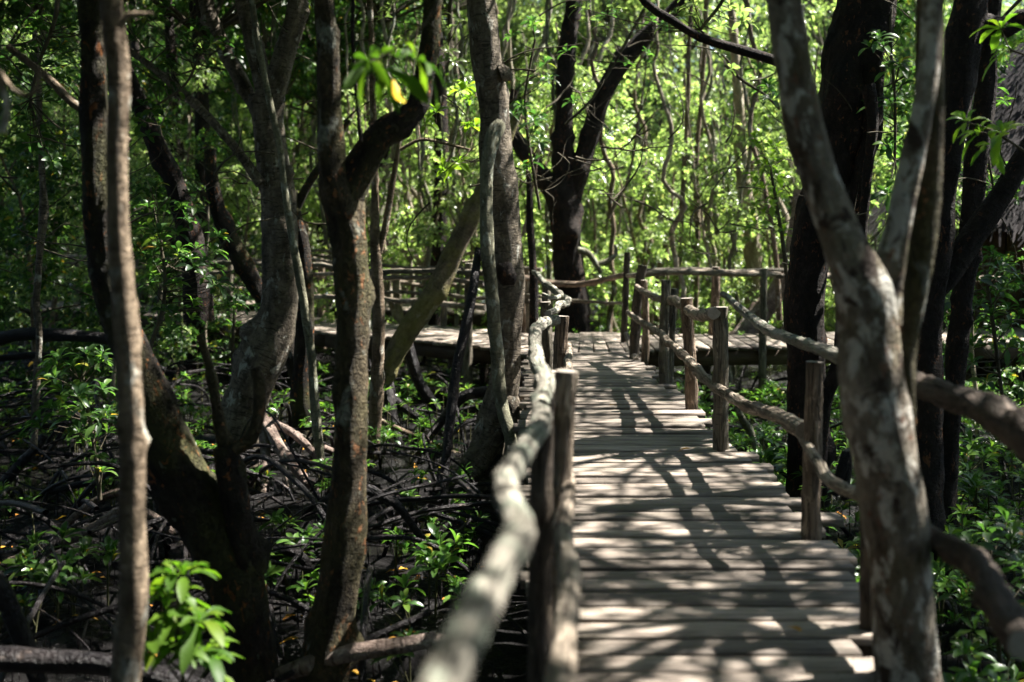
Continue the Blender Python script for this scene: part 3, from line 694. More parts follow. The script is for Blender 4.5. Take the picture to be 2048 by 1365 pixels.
# T9 dark right
t9=tree('mangrove_tree','massive dark scaly trunk behind the pale forked tree',gb(1612,1000,9.6))
trunkpart(t9,[PT([(1600,1110,110),(1612,1000,84),(1612,850,76),(1608,700,76),(1612,560,78),(1635,450,84),(1668,340,96),(1690,230,112),(1705,120,120),(1735,0,124),(1760,-150,110),(1800,-500,80)],9.4)],'dark2',knots=16,amp=.13,step=.07)
trunkpart(t9,[PT([(1745,130,50),(1745,260,42),(1725,330,34),(1712,430,36),(1700,520,34),(1690,620,32),(1680,720,34),(1650,800,28),(1640,930,28),(1625,1010,24)],9.2),
              PT([(1735,170,30),(1745,250,22),(1735,340,20),(1728,430,18),(1722,520,18),(1705,600,16)],8.9)],'dark2',name='branch',knots=6,seg=10)
crown(t9,(3.6,9.8,6.2),1.05); crown(t9,(4.9,10.8,6.8),1.)
mbk=MB()
# T10 pale fork near
t10=tree('forked_tree','pale blotched out of focus trunk forking close on the right',gb(1815,1365,4.15))
trunkpart(t10,[PT([(1845,1900,150),(1825,1480,136),(1812,1300,122),(1800,1150,118),(1785,1000,128),(1760,850,136),(1742,740,128),(1738,660,118),(1725,580,120),(1700,520,96),(1672,450,82),(1640,360,78),(1612,270,76),(1595,180,74),(1580,90,74),(1566,0,72),(1545,-200,66),(1500,-700,46)],4.15),
               PT([(1755,640,96),(1775,560,70),(1792,480,56),(1805,400,50),(1820,320,48),(1838,230,44),(1852,140,42),(1862,40,40),(1866,-80,38),(1880,-400,30)],4.22)],'white',knots=0,amp=.085,step=.04,seg=20)
trunkpart(t10,[PT([(1790,1350,40),(1800,1100,44),(1808,850,50),(1812,700,50),(1828,600,50),(1843,480,54),(1850,350,56),(1855,220,56),(1858,100,56),(1862,0,56),(1870,-300,50),(1890,-900,36)],4.30)],'mossy',name='stem',knots=8,amp=.06,step=.05,seg=16)
crown(t10,(1.5,4.4,5.2),.8,small=True)
# T11 dark right
t11=tree('mangrove_tree','black upright trunk right of the pale forked tree with a side limb',gb(1890,1100,8.2))
trunkpart(t11,[PT([(1898,1200,50),(1890,1060,44),(1895,950,40),(1905,800,38),(1915,700,40),(1925,600,36),(1938,500,42),(1945,400,42),(1955,300,44),(1968,200,40),(1975,100,38),(1985,0,36),(2000,-200,34)],8.8)],'dark2',knots=14,amp=.12)
crown(t11,(3.9,8.8,4.7),.9)
t12=tree('mangrove_tree','very dark trunk with a heavy limb reaching off at the top right',gb(1850,1000,8.0))
trunkpart(t12,[PT([(1850,1060,70),(1852,850,60),(1858,650,56),(1872,520,58),(1885,400,56),(1900,280,60),(1915,160,66),(1925,80,70),(1940,0,66),(1950,-200,60)],7.6),
               PT([(1920,70,44),(1960,45,42),(2010,55,36),(2060,30,34),(2150,-30,30)],7.6)],'dark2',knots=8,amp=.1)
trunkpart(t12,[PT([(1850,600,44),(1885,560,48),(1920,505,48),(1965,445,46),(2005,390,42),(2040,330,40),(2100,230,34)],7.7)],'dark2',name='branch',knots=5,seg=12)
crown(t12,(3.3,7.8,5.0),.9); crown(t12,(4.6,7.2,5.6),1.)
# other individually visible trunks
def extra(label,path,Y,mat,name='slender_tree',knots=6,crownz=None,seg=10,base=True,wob=.02,amp=.1,step=.1,limbs=()):
    p,r=PT(path,Y); 
    tt=tree(name,label,(p[0][0],p[0][1],GZ))
    trunkpart(tt,[(p,r)]+[PT(l,Y) for l in limbs],mat,seg=seg,knots=knots,wob=wob,amp=amp,step=step)
    if crownz: crown(tt,(p[-1][0],p[-1][1],crownz),.8,small=True)
    return tt
extra('thin knobbly dark pole trunk near the left edge',[(70,900,15),(72,800,14),(78,680,13),(72,600,13),(80,500,14),(88,420,18),(84,350,12),(78,200,11),(72,100,10),(60,0,10),(50,-100,9)],10.2,'grey',knots=16,wob=.02,amp=.14,step=.05)
extra('dark limb leaning left behind the slim pale trunk',[(400,640,60),(385,500,50),(352,370,40),(320,310,40),(285,220,36),(250,140,32),(215,60,28)],13.5,'dark2',name='leaning_tree')
extra('brown leaning trunk in front of the left crosswalk',[(600,760,36),(560,650,34),(520,590,34),(485,520,38),(455,470,40),(430,400,30),(420,300,24)],15.,'dark',name='leaning_tree')
extra('dark brown upright trunk behind the grey forked trunk',[(612,940,58),(605,850,50),(608,700,42),(612,600,34),(605,500,30),(590,420,28),(585,380,26)],13.,'dark',name='mangrove_tree',limbs=([(590,420,20),(620,360,16),(665,300,14),(700,240,10)],))
extra('slim black upright post like stem left of the junction',[(1070,720,22),(1066,600,18),(1064,500,15),(1060,420,14),(1058,330,9)],15.2,'dark2',knots=3)
extra('smooth orange brown trunk standing in the sunlit background',[(1500,660,30),(1508,560,30),(1505,470,30),(1490,380,28),(1480,300,26),(1478,200,22),(1470,100,18),(1462,0,16)],20,'pale_bg',name='mangrove_tree',crownz=6.5)
extra('pale trunk leaning up to the left behind the right crosswalk',[(1470,690,50),(1510,640,44),(1550,590,36),(1575,530,32),(1590,460,28),(1600,380,24)],18.6,'rootlit',name='leaning_tree')
extra('thin dark twisting stem at the upper right of the sunlit gap',[(1560,640,12),(1550,500,10),(1530,380,9),(1500,250,9),(1520,150,9),(1500,60,9),(1490,-60,9)],17.5,'tan')
extra('thin straight dark stem in the bright gap, left of a pair',[(1352,640,9),(1360,500,9),(1368,350,10),(1375,200,9),(1380,50,9),(1384,-60,8)],19.6,'tan')
extra('thin straight dark stem in the bright gap, right of a pair',[(1392,640,9),(1395,500,10),(1392,350,10),(1402,200,9),(1410,80,9),(1415,-60,8)],20,'tan')
extra('dark thin vine hanging straight beside the mossy trunk',[(722,280,8),(716,180,8),(708,80,8),(706,0,8),(704,-80,8)],5.9,'dark2',knots=4,name='hanging_vine')
bl=extra('long dark branch slanting across to the pale forked trunk',[(1250,-60,14),(1290,5,15),(1340,40,16),(1400,75,17),(1455,92,19),(1530,115,20),(1600,140,24)],8.6,'dark2',name='fallen_branch',knots=8); bl['category']='branch'
hb=extra('blurred hooked pale twig dangling at the upper left edge',[(-40,120,10),(-8,135,10),(6,160,10),(24,184,10),(48,196,10),(66,188,10),(74,168,9),(76,140,6)],3.8,'tan',name='hooked_twig',knots=1,step=.03,wob=0); hb['category']='twig'
hb=extra('blurred pale twig drooping along the left edge of view',[(-30,80,10),(2,170,12),(14,215,14),(5,262,16)],3.6,'tan',name='drooping_twig',knots=1,step=.03,wob=0); hb['category']='twig'
hb=extra('pale slanting branch crossing behind the dark left trunk',[(15,95,14),(90,155,16),(140,205,17),(200,240,17),(260,280,12)],6.4,'tan',name='slanting_branch',knots=3,step=.05); hb['category']='branch'
hb=extra('thick fallen log lying across the bottom left mud',[(-120,1318,52),(0,1312,50),(100,1318,46),(200,1325,44),(300,1345,44),(400,1375,46),(520,1420,46)],5.1,'root',name='fallen_log',knots=5,step=.06); hb['category']='log'
hb=extra('bowed pale brown root crossing the mud at bottom centre',[(480,1400,36),(560,1352,34),(650,1318,34),(730,1302,34),(800,1292,32),(870,1280,28),(930,1290,24)],6.0,'rootlit',name='bowed_root',knots=5,step=.05); hb['category']='root'

# large arching roots by pixel
arch=[('horizontal dark root high across the left edge','root',13,[(-60,700,30),(0,680,26),(60,668,26),(140,670,26),(220,680,22),(300,700,16)]),
 ('second dark root running under the horizontal one','root',13.2,[(-40,720,14),(60,712,14),(150,715,14),(240,712,12),(330,740,12)]),
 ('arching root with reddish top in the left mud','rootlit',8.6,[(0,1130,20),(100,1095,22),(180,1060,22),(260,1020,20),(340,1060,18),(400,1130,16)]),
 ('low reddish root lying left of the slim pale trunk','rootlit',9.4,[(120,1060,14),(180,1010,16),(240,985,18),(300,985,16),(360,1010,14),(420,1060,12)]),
 ('steep root falling to the left mud by the edge','root',11.,[(0,980,22),(40,930,20),(70,900,18),(90,870,16)]),
 ('curved root under the big dark trunk','root',10.5,[(100,985,14),(170,970,14),(240,970,14),(330,990,12)]),
 ('pale thin root slanting under the crosswalk','tan',13,[(680,790,8),(760,840,9),(850,880,10),(940,920,10),(1000,960,9)]),
 ('long bowed root right of the leaning mossy trunk','root',12.6,[(830,900,18),(870,860,18),(920,800,22),(960,785,22),(1000,780,16)]),
 ('dark root slanting right from the mossy trunk foot','root',8.,[(720,980,16),(790,1010,18),(830,1060,16),(880,1110,12)]),
 ('forked dark root arching over black water','root',7.6,[(540,1120,22),(575,1100,24),(610,1120,22),(625,1180,20),(628,1240,18)]),
 ('thin arching root in the black centre mud','root',9.,[(640,1010,16),(700,975,16),(760,990,14),(800,1050,12)]),
 ('dark root leaning to the left of the near log','root',5.6,[(-20,1160,44),(10,1200,40),(50,1290,40),(80,1370,36)]),
 ('curling dark root below the right handrail','root',9.,[(1665,990,20),(1690,930,22),(1700,900,20),(1690,1000,18)]) ,
 ('pale curved root rising behind the right handrail post','green',11.5,[(1470,790,12),(1480,830,14),(1500,860,16),(1515,900,14)])]
for lab,mt,Yp,l in arch:
    m=MB(); p,r=PT(l,Yp); tube(m,p,r,seg=10,step=.06,amp=.14,knots=4,seed=R.uniform(0,50),wob=.02)
    o=link('stilt_root',m.mesh('stilt_root',M[mt])); tag(o,lab,'root')

# tangle of stilt roots (uncountable)
mb=MB(); rt=np.random.default_rng(11)
for i in range(340):
    Yp=rt.uniform(6.2,19); half=.47*Yp
    x=rt.uniform(-half-.5,-.15) if i%4 else rt.uniform(-half,half+.5)
    if -.1<x<1.9: continue
    z0=rt.uniform(-.85,-.4) if rt.random()<.8 else rt.uniform(-.5,-.1)
    a=rt.uniform(0,6.28); sp=rt.uniform(.5,1.7); r0=rt.uniform(.006,.024)
    pts=[(x-math.cos(a)*sp*.2,Yp-math.sin(a)*sp*.2,z0+.05),(x+math.cos(a)*sp*.4,Yp+math.sin(a)*sp*.4,z0-.02),(x+math.cos(a)*sp*.8,Yp+math.sin(a)*sp*.8,(z0+GZ)/2),(x+math.cos(a)*sp,Yp+math.sin(a)*sp,GZ-.12)]
    if i%4==0: pts=[(x-math.cos(a+.6)*sp*.7,Yp-math.sin(a+.6)*sp*.7,GZ-.1)]+pts
    tube(mb,pts,[r0]*len(pts),seg=6,step=.10,amp=.12,caps=False,seed=i*.37,wob=.03)
o=link('root_tangle',mb.mesh('root_tangle',M['root'])); tag(o,'dark tangle of arching stilt roots over the mud','roots',kind='stuff')
mb=MB()
for i in range(2600):
    Yp=rt.uniform(5,15); x=rt.uniform(-.47*Yp-.5,.47*Yp+.5)
    if -.1<x<1.8: continue
    gz=ground_z(x,Yp); h=rt.uniform(.05,.2); tube(mb,[(x,Yp,gz-.03),(x+rt.normal(0,.01),Yp,gz+h)],[.006,.003],seg=4,step=.2,amp=0,caps=False)
o=link('breathing_roots',mb.mesh('breathing_roots',M['root'])); tag(o,'thin dark breathing roots sticking up from wet mud','roots',kind='stuff')

# ------------------------------------------------------------------ seedlings
def seedling_mesh(seed,big=False):
    rng=np.random.default_rng(seed); mb=MB(); st=MB()
    h=rng.uniform(.22,.5); n=rng.integers(1,4) if not big else 5
    top=np.array([rng.normal(0,.04),rng.normal(0,.04),h])
    C,_=tube(st,[(0,0,-.12),(top[0]*.3,top[1]*.3,h*.5),top],[.008,.007,.005],seg=6,step=.08,amp=.05)
    c=[top];ax=[(rng.normal(0,.2),rng.normal(0,.2),1)]
    for i in range(n-1):
        q=top+np.array([rng.normal(0,.09),rng.normal(0,.09),-rng.uniform(.02,.16)]); c.append(q); ax.append(((q-top)[0]*4,(q-top)[1]*4,1)); tube(st,[C[len(C)//2],q],[.005,.003],seg=5,step=.1,amp=0)
    rosettes(mb,c,ax,.135,.042,9,(5,70),rng,hero=True,droop=.12)
    return st.mesh('stem',M['stem']),mb.mesh('foliage',M['leaf_seed'])
SEED=[seedling_mesh(300+i,i>5) for i in range(8)]
def seedling(x,y,s,label,group,z=None,k=None,name='mangrove_seedling'):
    st,lf=SEED[R.randrange(8) if k is None else k]
    e=thing(name,label,'seedling',(x,y,ground_z(x,y) if z is None else z),group); e.rotation_euler=(0,0,R.uniform(0,6.28)); e.scale=(s,s,s)
    for nm,me in(('stem',st),('foliage',lf)):
        o=bpy.data.objects.new(nm,me); COL.objects.link(o); o.parent=e
    return e
named=[(325,1075,7.2,'seedling left of the dark trunk under the arching reddish root'),(70,985,9.,'tall double seedling by the left edge under the steep root'),
 (165,1085,8.,'single broad seedling left of the slim pale trunk'),(540,1000,8.8,'fresh green seedling at the foot of the sunlit prop roots'),(575,1110,7.7,'long stemmed seedling by the forked arching root'),
 (790,1020,8.3,'bushy seedling with narrow leaves right of the mossy trunk'),(820,1120,7.,'large seedling with round leaves left of the near handrail'),(870,1070,7.4,'branched seedling between the mossy trunk and handrail'),
 (690,930,10.5,'small seedling just right of the mossy trunk'),(920,1190,6.6,'low seedling tucked against the near handrail'),(640,1260,6.4,'seedling at the foot of the mossy trunk near the bowed root'),(820,1265,6.2,'seedling standing over the bowed pale brown root'),
 (1525,900,9.4,'leafy seedling beyond the plank ends below the right handrail'),(1700,1170,6.5,'seedling half hidden left of the pale forked tree'),(1930,1290,5.6,'seedling at the bottom right corner')]
for px,py,Yp,lab in named:
    q=P(px,py,Yp); z=ground_z(q[0],Yp); hgt=q[2]-z; s=max(.8,min(1.6,hgt/.45)); seedling(q[0],Yp,s,lab,None)
cnt=0
for i in range(900):
    if cnt>=230: break
    Yp=R.uniform(5.6,15.0); x=R.uniform(-.47*Yp-.2,.47*Yp+.3)
    if -.25<x<1.95 or (x<0 and nz(x*.9,Yp*.9,4)<-.08): continue
    if x>0 and R.random()<.45: continue
    cnt+=1
    if x<0: seedling(x,Yp,R.uniform(.7,1.15),'one of the small green seedlings dotting the black mud left of the boardwalk','seedlings in the mud left of the boardwalk')
    else: seedling(x,Yp,R.uniform(.8,1.3),'one of the seedlings crowding the ground right of the boardwalk','seedlings right of the boardwalk')
# ground cover beyond and at the right
mb=MB(); rg=np.random.default_rng(21); cs=[];axs=[]
for i in range(5200):
    if i%3==0: x=rg.uniform(1.9,9.5);Yp=rg.uniform(4.2,15)
    elif i%3==1: x=rg.uniform(-11,12);Yp=rg.uniform(17.3,30)
    else:
        x=rg.uniform(-6.5,1.5);Yp=rg.uniform(12.5,17)
        if i%4: continue
    if x>.47*Yp+1 or x<-.47*Yp-1 or (-.2<x<1.9 and Yp<14.7): continue
    z=GZ+rg.uniform(.08,.55)*(1 if Yp<17 else 1.6)
    if Yp<17 and Yp>14.4 and z>-.35: z=-.5
    cs.append((x,Yp,z)); axs.append((rg.normal(0,.3),rg.normal(0,.3),1))
    if i%4==0: tube(mb,[(x,Yp,GZ-.1),(x,Yp,z)],[.006,.004],seg=4,step=.4,amp=0,caps=False,mat=1)
rosettes(mb,cs,axs,.13,.045,8,(0,60),rg)
o=link('undergrowth',mb.mesh('undergrowth',[M['leaf_seed'],M['stem']])); tag(o,'dense low green leaf undergrowth over the swamp floor','undergrowth',kind='stuff')

# ------------------------------------------------------------------ hero saplings / leafy branches placed by pixel
def sapling(name,label,stem,Y,clusters,L=.11,W=.042,mat='leaf',k=8,smat='twig',per=None,hero=True,cat='sapling',spread=1.,elev=(0,60),droop=.2,yv=.35,seed=1,axb=.8):
    rng=np.random.default_rng(seed); p,r=PT(stem,Y)
    t=thing(name,label,cat,(p[0][0],p[0][1],p[0][2]))
    st=MB(); C,_=tube(st,p,r,seg=8,step=.05,amp=.1,knots=3,seed=seed)
    mb=MB(); cen=[];ax=[]
    for (px,py,rp,n) in clusters:
        for i in range(n):
            a=rng.uniform(0,6.28); d=math.sqrt(rng.uniform(0,1))*rp
            q=P(px+d*math.cos(a),py+d*math.sin(a),Y+rng.uniform(-yv,yv)); 
            j=np.argmin(np.linalg.norm(C-(q-np.array([0,0,.15])),axis=1)); b=C[j]
            dv=q-b; cen.append(q); ax.append(dv/(np.linalg.norm(dv)+1e-6)*.7+np.array([0,0,axb]))
            tube(st,[b,(b+q)/2+np.array([0,0,-.04*np.linalg.norm(dv)]),q],[.006,.004,.0028],seg=5,step=.12,amp=0,caps=False)
    rosettes(mb,cen,ax,L,W,k,elev,rng,hero=hero,droop=droop)
    link('stem',st.mesh('stem',M[smat]),t); link('foliage',mb.mesh('foliage',M[mat]),t)
    return t
sapling('mangrove_sapling','leafy sapling behind the slim pale trunk at mid height',[(300,960,11),(295,800,10),(300,700,9),(325,620,8),(330,550,7),(320,480,6)],10.2,
   [(330,400,45,6),(390,420,30,4),(420,500,40,7),(350,500,50,7),(400,570,50,8),(310,470,40,5),(440,600,30,4),(370,640,50,6),(300,560,30,4)],L=.14,W=.055,seed=2)
sapling('mangrove_sapling','dark green sapling low at the left edge above the roots',[(200,1000,9),(190,900,9),(175,820,8),(160,760,7)],9.2,
   [(130,720,35,5),(180,730,40,6),(110,790,35,5),(190,800,40,6),(150,830,40,5),(220,850,25,4),(90,860,20,2),(190,930,30,3)],L=.15,W=.05,seed=3)
sapling('leafy_branch','leafy twigs hanging in the upper left corner',[(120,-60,12),(110,40,9),(80,120,7),(60,200,6)],9.5,
   [(40,20,50,7),(110,60,50,8),(40,120,50,8),(150,130,40,5),(30,220,40,5),(120,180,40,6),(180,40,40,5),(60,300,40,5),(130,300,40,5)],L=.13,W=.05,seed=4,cat='branch')
sapling('leafy_branch','leafy twigs beside the dark left limb near the forked trunk',[(440,60,6),(400,110,6),(370,170,5),(300,220,5)],11,
   [(380,90,50,7),(300,240,35,6),(430,110,40,5),(350,150,40,5),(290,60,40,5),(330,30,40,5)],L=.13,W=.05,seed=5,cat='branch')
sapling('leafy_branch','big blurred leaves with a yellow one hanging before the forking mossy trunk',[(900,-40,5),(840,60,5),(770,110,5)],4.2,
   [(745,125,8,1),(775,130,10,1),(835,125,8,1)],L=.13,W=.045,mat='leaf_sprig',seed=6,cat='branch',elev=(-25,35),droop=.4,k=8,axb=.6,yv=.1)
sapling('leafy_sprig','bright green sprig glowing low at the bottom left',[(370,1400,7),(360,1290,7),(355,1200,6)],4.6,
   [(375,1160,10,1),(330,1195,14,2),(355,1245,16,2),(405,1250,10,2),(350,1295,16,2),(400,1310,12,1),(315,1290,14,2),(415,1335,6,1),(345,1150,14,1)],L=.17,W=.050,mat='leaf_sprig',seed=7,cat='sprig',elev=(-5,50),droop=.25,yv=.08,k=9)
sapling('leafy_branch','bright rosettes of pointed leaves on thin twigs before the thatch',[(2090,330,6),(1990,265,5),(1950,250,4)],6.4,
   [(1936,240,5,1),(1960,270,6,1),(2008,268,6,1),(1990,290,10,1)],L=.17,W=.05,mat='leaf_bright',seed=8,cat='branch',k=9,elev=(-10,40),yv=.1)
sapling('leafy_branch','green rosette at the top right edge before the thatch',[(2100,130,6),(2050,110,5),(2020,100,4)],6.6,
   [(2020,100,4,1),(2000,75,20,1)],L=.18,W=.055,mat='leaf_bright',seed=9,cat='branch',k=9,elev=(-10,40),yv=.1)
sapling('mangrove_sapling','yellow green sapling lit by the sun left of the pale forked tree',[(1580,640,9),(1570,520,8),(1555,420,7),(1540,330,5)],12.5,
   [(1530,300,28,5),(1505,280,16,2),(1545,340,30,5),(1520,370,25,3),(1550,420,30,4),(1515,430,20,2),(1560,480,20,2)],L=.14,W=.055,mat='leaf_bright',seed=10)
sapling('leafy_branch','bluish green leaves on a crooked twig right of the sunlit gap',[(1450,130,6),(1490,165,6),(1530,190,5),(1560,220,5)],12,
   [(1530,170,18,3),(1550,210,20,3),(1515,150,14,1)],L=.17,W=.05,seed=11,cat='branch')
sapling('mangrove_sapling','dark leafy sapling along the right edge below the thatch',[(2020,900,9),(2000,760,8),(1985,640,8),(1970,540,6)],9.5,
   [(1990,520,40,7),(1940,580,35,5),(2020,600,40,6),(1960,650,40,5),(1900,620,25,3),(2010,680,40,4),(1960,730,40,4),(1900,740,25,3)],L=.15,W=.05,seed=12)
sapling('leafy_branch','leaf clusters hanging between the dark trunk and the pale fork',[(1790,-60,8),(1780,60,7),(1790,200,6),(1790,320,5)],9.2,
   [(1780,60,35,6),(1760,110,25,4),(1800,150,30,5),(1770,220,30,4),(1795,300,30,5),(1790,380,25,3),(1775,20,30,4)],L=.14,W=.05,seed=13,cat='branch')
sapling('leafy_branch','leafy twigs crossing in front of the three limbed dark tree',[(1320,-40,7),(1260,70,6),(1190,190,5),(1130,250,5)],13,
   [(1130,110,12,1),(1140,215,14,1),(1230,60,40,3),(1270,130,40,3),(1215,270,30,2),(1300,60,40,3)],L=.13,W=.048,seed=14,cat='branch')
sapling('leafy_branch','leafy twigs just right of the tall central trunk',[(1080,420,6),(1060,300,6),(1050,200,5),(1070,80,5)],12,
   [(1050,240,25,5),(1035,220,18,3),(1080,270,30,5),(1060,330,25,3),(1050,60,30,4),(1080,150,25,3)],L=.14,W=.05,seed=15,cat='branch')
sapling('leafy_branch','curved bare sunlit twig with a few leaves left of the central trunk',[(800,300,7),(840,280,7),(880,285,6),(940,300,5)],11.5,
   [(860,240,20,3),(830,215,14,2),(900,330,24,3),(945,250,14,2),(920,190,24,3)],L=.14,W=.05,mat='leaf_bright',seed=16,cat='branch',smat='tan')
sapling('mangrove_sapling','leafy sapling in deep shade at the bottom right',[(2000,1330,10),(1990,1200,9),(1980,1120,8)],6.2,
   [(1960,1080,45,4),(2020,1130,45,4),(1900,1120,35,3),(1990,1200,40,3),(2030,1060,30,3)],L=.16,W=.055,seed=17)
sapling('mangrove_sapling','small leafy sapling in front of the left crosswalk',[(470,790,8),(465,700,8),(470,620,7)],13.6,
   [(450,640,30,5),(500,620,30,4),(430,700,30,4),(520,690,20,3),(590,800,20,3)],L=.15,W=.055,mat='leaf',seed=18)

# fallen leaves
def fallen(px,py,z,label,L=.11,rot=0):
    Yp=F*(HC-z)/(py-HY); q=P(px,py,Yp); m=MB()
    rosettes(m,[(0,0,.012)],[(0,0,1)],L,L*.42,2,(4,8),np.random.default_rng(int(px)),hero=True,droop=-.1)
    m2=MB(); V=np.concatenate(m.V)[:18]; m2.add(V,quads=[x for x in np.concatenate(m.Q) if x.max()<18])
    o=link('fallen_leaf',m2.mesh('fallen_leaf',M['orange'])); o.location=(q[0],Yp,z); o.rotation_euler=(0,0,rot); tag(o,label,'leaf')
fallen(1570,1260,.006,'curled orange leaf fallen on the nearest boardwalk planks',.13,1.0)
fallen(1352,908,.008,'small yellow leaf lying on the planks near the post foot',.11,.4)
fallen(1238,815,.008,'tiny yellow leaf on the distant sunlit planks',.1,2.4)
fallen(553,1295,GZ+.03,'orange leaf floating on the black water left of the bowed root',.14,.2)

# ------------------------------------------------------------------ thatched hut and picket fence
hut=thing('thatched_hut','dark thatched hut with steep roof behind trees at the right edge','hut',(10.6,20.5,GZ))
def thatch(cx,cy,zt,zb,rad,n):
    mb=MB(); rg=np.random.default_rng(5)
    seg=48; ring=[]
    for i in range(seg):
        a=i/seg*6.283; ring.append((cx+rad*.97*math.cos(a),cy+rad*.97*math.sin(a),zb-.02))
    mb.add(np.array([(cx,cy,zt-.15)]+ring),tris=[(0,1+i,1+(i+1)%seg) for i in range(seg)])
    mb2=[];q=[]
    a=rg.uniform(0,6.283,n); t=np.sqrt(rg.uniform(0.002,1,n))
    for k in range(n):
        L=rg.uniform(.18,.42); w=rg.uniform(.012,.03); ca,sa=math.cos(a[k]),math.sin(a[k])
        r1=t[k]*rad; z1=zt+(zb-zt)*t[k]; sl=math.hypot(rad,zt-zb); dr=rad/sl*L; dz=(zt-zb)/sl*L
        lift=rg.uniform(.01,.07); sw=rg.normal(0,.06)
        b=np.array([cx+r1*ca,cy+r1*sa,z1+.01]); e=np.array([cx+(r1+dr)*ca-sa*sw,cy+(r1+dr)*sa+ca*sw,z1-dz+lift]); s=np.array([-sa,ca,0])*w
        mb2+= [b-s,b+s,e+s*.5,e-s*.5]; q.append([4*k,4*k+1,4*k+2,4*k+3])
    mb.add(mb2,quads=q); return mb.mesh('roof',M['thatch'],False)
link('roof',thatch(10.7,20.5,6.6,1.55,4.3,15000),hut)
mb=MB()
for i in range(30):
    a=i/30*6.283; box(mb,(10.7+3.2*math.cos(a),20.5+3.2*math.sin(a)),(10.7+3.2*math.cos(a+.195),20.5+3.2*math.sin(a+.195)),.05,2.,1.9,i)
link('wall',mb.mesh('wall',M['beam'],False),hut)
for i in range(6):
    a=i/6*6.283+.5; m=MB(); tube(m,[(10.7+3.6*math.cos(a),20.5+3.6*math.sin(a),GZ-.1),(10.7+3.6*math.cos(a),20.5+3.6*math.sin(a),2.1)],[.07,.06],seg=9,step=.2); link('post',m.mesh('post',M['post_dark']),hut)
pf=thing('picket_fence','row of thin dark stick pickets beyond the right crosswalk','fence',(8,18.4,0))
for nm,z in(('rail',.25),('rail',.85)):
    m=MB(); tube(m,[(6.4,17.9,z),(8,18.3,z),(10,18.7,z)],[.03,.03,.03],seg=7,step=.15,wob=.03); link(nm,m.mesh('rail',M['post_dark']),pf)
for i in range(32):
    x=6.5+i*.11; m=MB(); tube(m,[(x,17.86+(x-6.4)*.23,-.1),(x+R.gauss(0,.03),17.86+(x-6.4)*.23,R.uniform(.95,1.2))],[.02,.016],seg=6,step=.2,amp=.1); link('picket',m.mesh('picket',M['post_dark']),pf)

# ------------------------------------------------------------------ background forest
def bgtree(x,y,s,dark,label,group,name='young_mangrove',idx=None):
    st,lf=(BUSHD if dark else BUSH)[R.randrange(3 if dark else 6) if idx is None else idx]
    e=thing(name,label,'tree',(x,y,GZ-.02),group); e.rotation_euler=(0,0,R.uniform(0,6.28)); e.scale=(s,s,s*R.uniform(.85,1.15))
    for nm,me in(('trunk',st),('crown',lf)):
        o=bpy.data.objects.new(nm,me); COL.objects.link(o); o.parent=e
    return e
placed=[]
def free(x,y,d):
    for a,b in placed:
        if (a-x)**2+(b-y)**2<d*d: return False
    placed.append((x,y)); return True
def onwalk(x,y):
    if -12<x<1.9:
        yf=np.interp(-x,[-1.7,-.2,.3,1.5,2.9,3.6,6.4,10.5],[14.5,14.6,15.2,16.4,17.3,18.1,20.4,22.6]); 
        if yf-.3<y<yf+2.5: return True
    if x>1.5 and 14.6<y<18.2: return True
    if -8.8<x<.6:
        yf=np.interp(-x,[.2,3.4,8.5],[20.5,22.2,24.5])
        if yf-.4<y<yf+2.2: return True
    if (x-10.7)**2+(y-20.5)**2<4.4**2: return True
    return False
n=0
for i in range(4000):
    if n>=190: break
    y=R.uniform(18.2,46); hw=.47*y+1.5; x=R.uniform(-hw,hw)
    if onwalk(x,y) or not free(x,y,1.5 if (-3<x<8 and y<30) else 1.15): continue
    n+=1
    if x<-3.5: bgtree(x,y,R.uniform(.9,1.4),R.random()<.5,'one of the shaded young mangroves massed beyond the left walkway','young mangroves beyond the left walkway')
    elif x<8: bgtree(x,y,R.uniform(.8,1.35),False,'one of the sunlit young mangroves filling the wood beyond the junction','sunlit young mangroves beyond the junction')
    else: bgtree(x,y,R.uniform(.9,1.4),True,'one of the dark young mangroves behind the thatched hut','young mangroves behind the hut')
# nearer shaded young trees at the left, in front of the crosswalk
for k,(x,y,s,d,lab) in enumerate([(-5.4,14.2,.95,True,'dense dark young mangrove in front of the left crosswalk'),(-6.6,15.5,1.1,True,'taller dark young mangrove at the far left'),(-4.6,17.6,.75,True,'young mangrove half hidden behind the slim pale trunk'),
     (-7.4,12.9,1.,True,'dark young mangrove at the left frame edge'),(5.4,13.4,.9,True,'young mangrove right of the pale fork before the crosswalk'),(6.0,11.6,.9,True,'young mangrove under the thatch at the right edge'),(-8.8,17.6,1.2,True,'bushy young mangrove beyond the left edge roots')]):
    bgtree(x,y,s,d,lab,None)
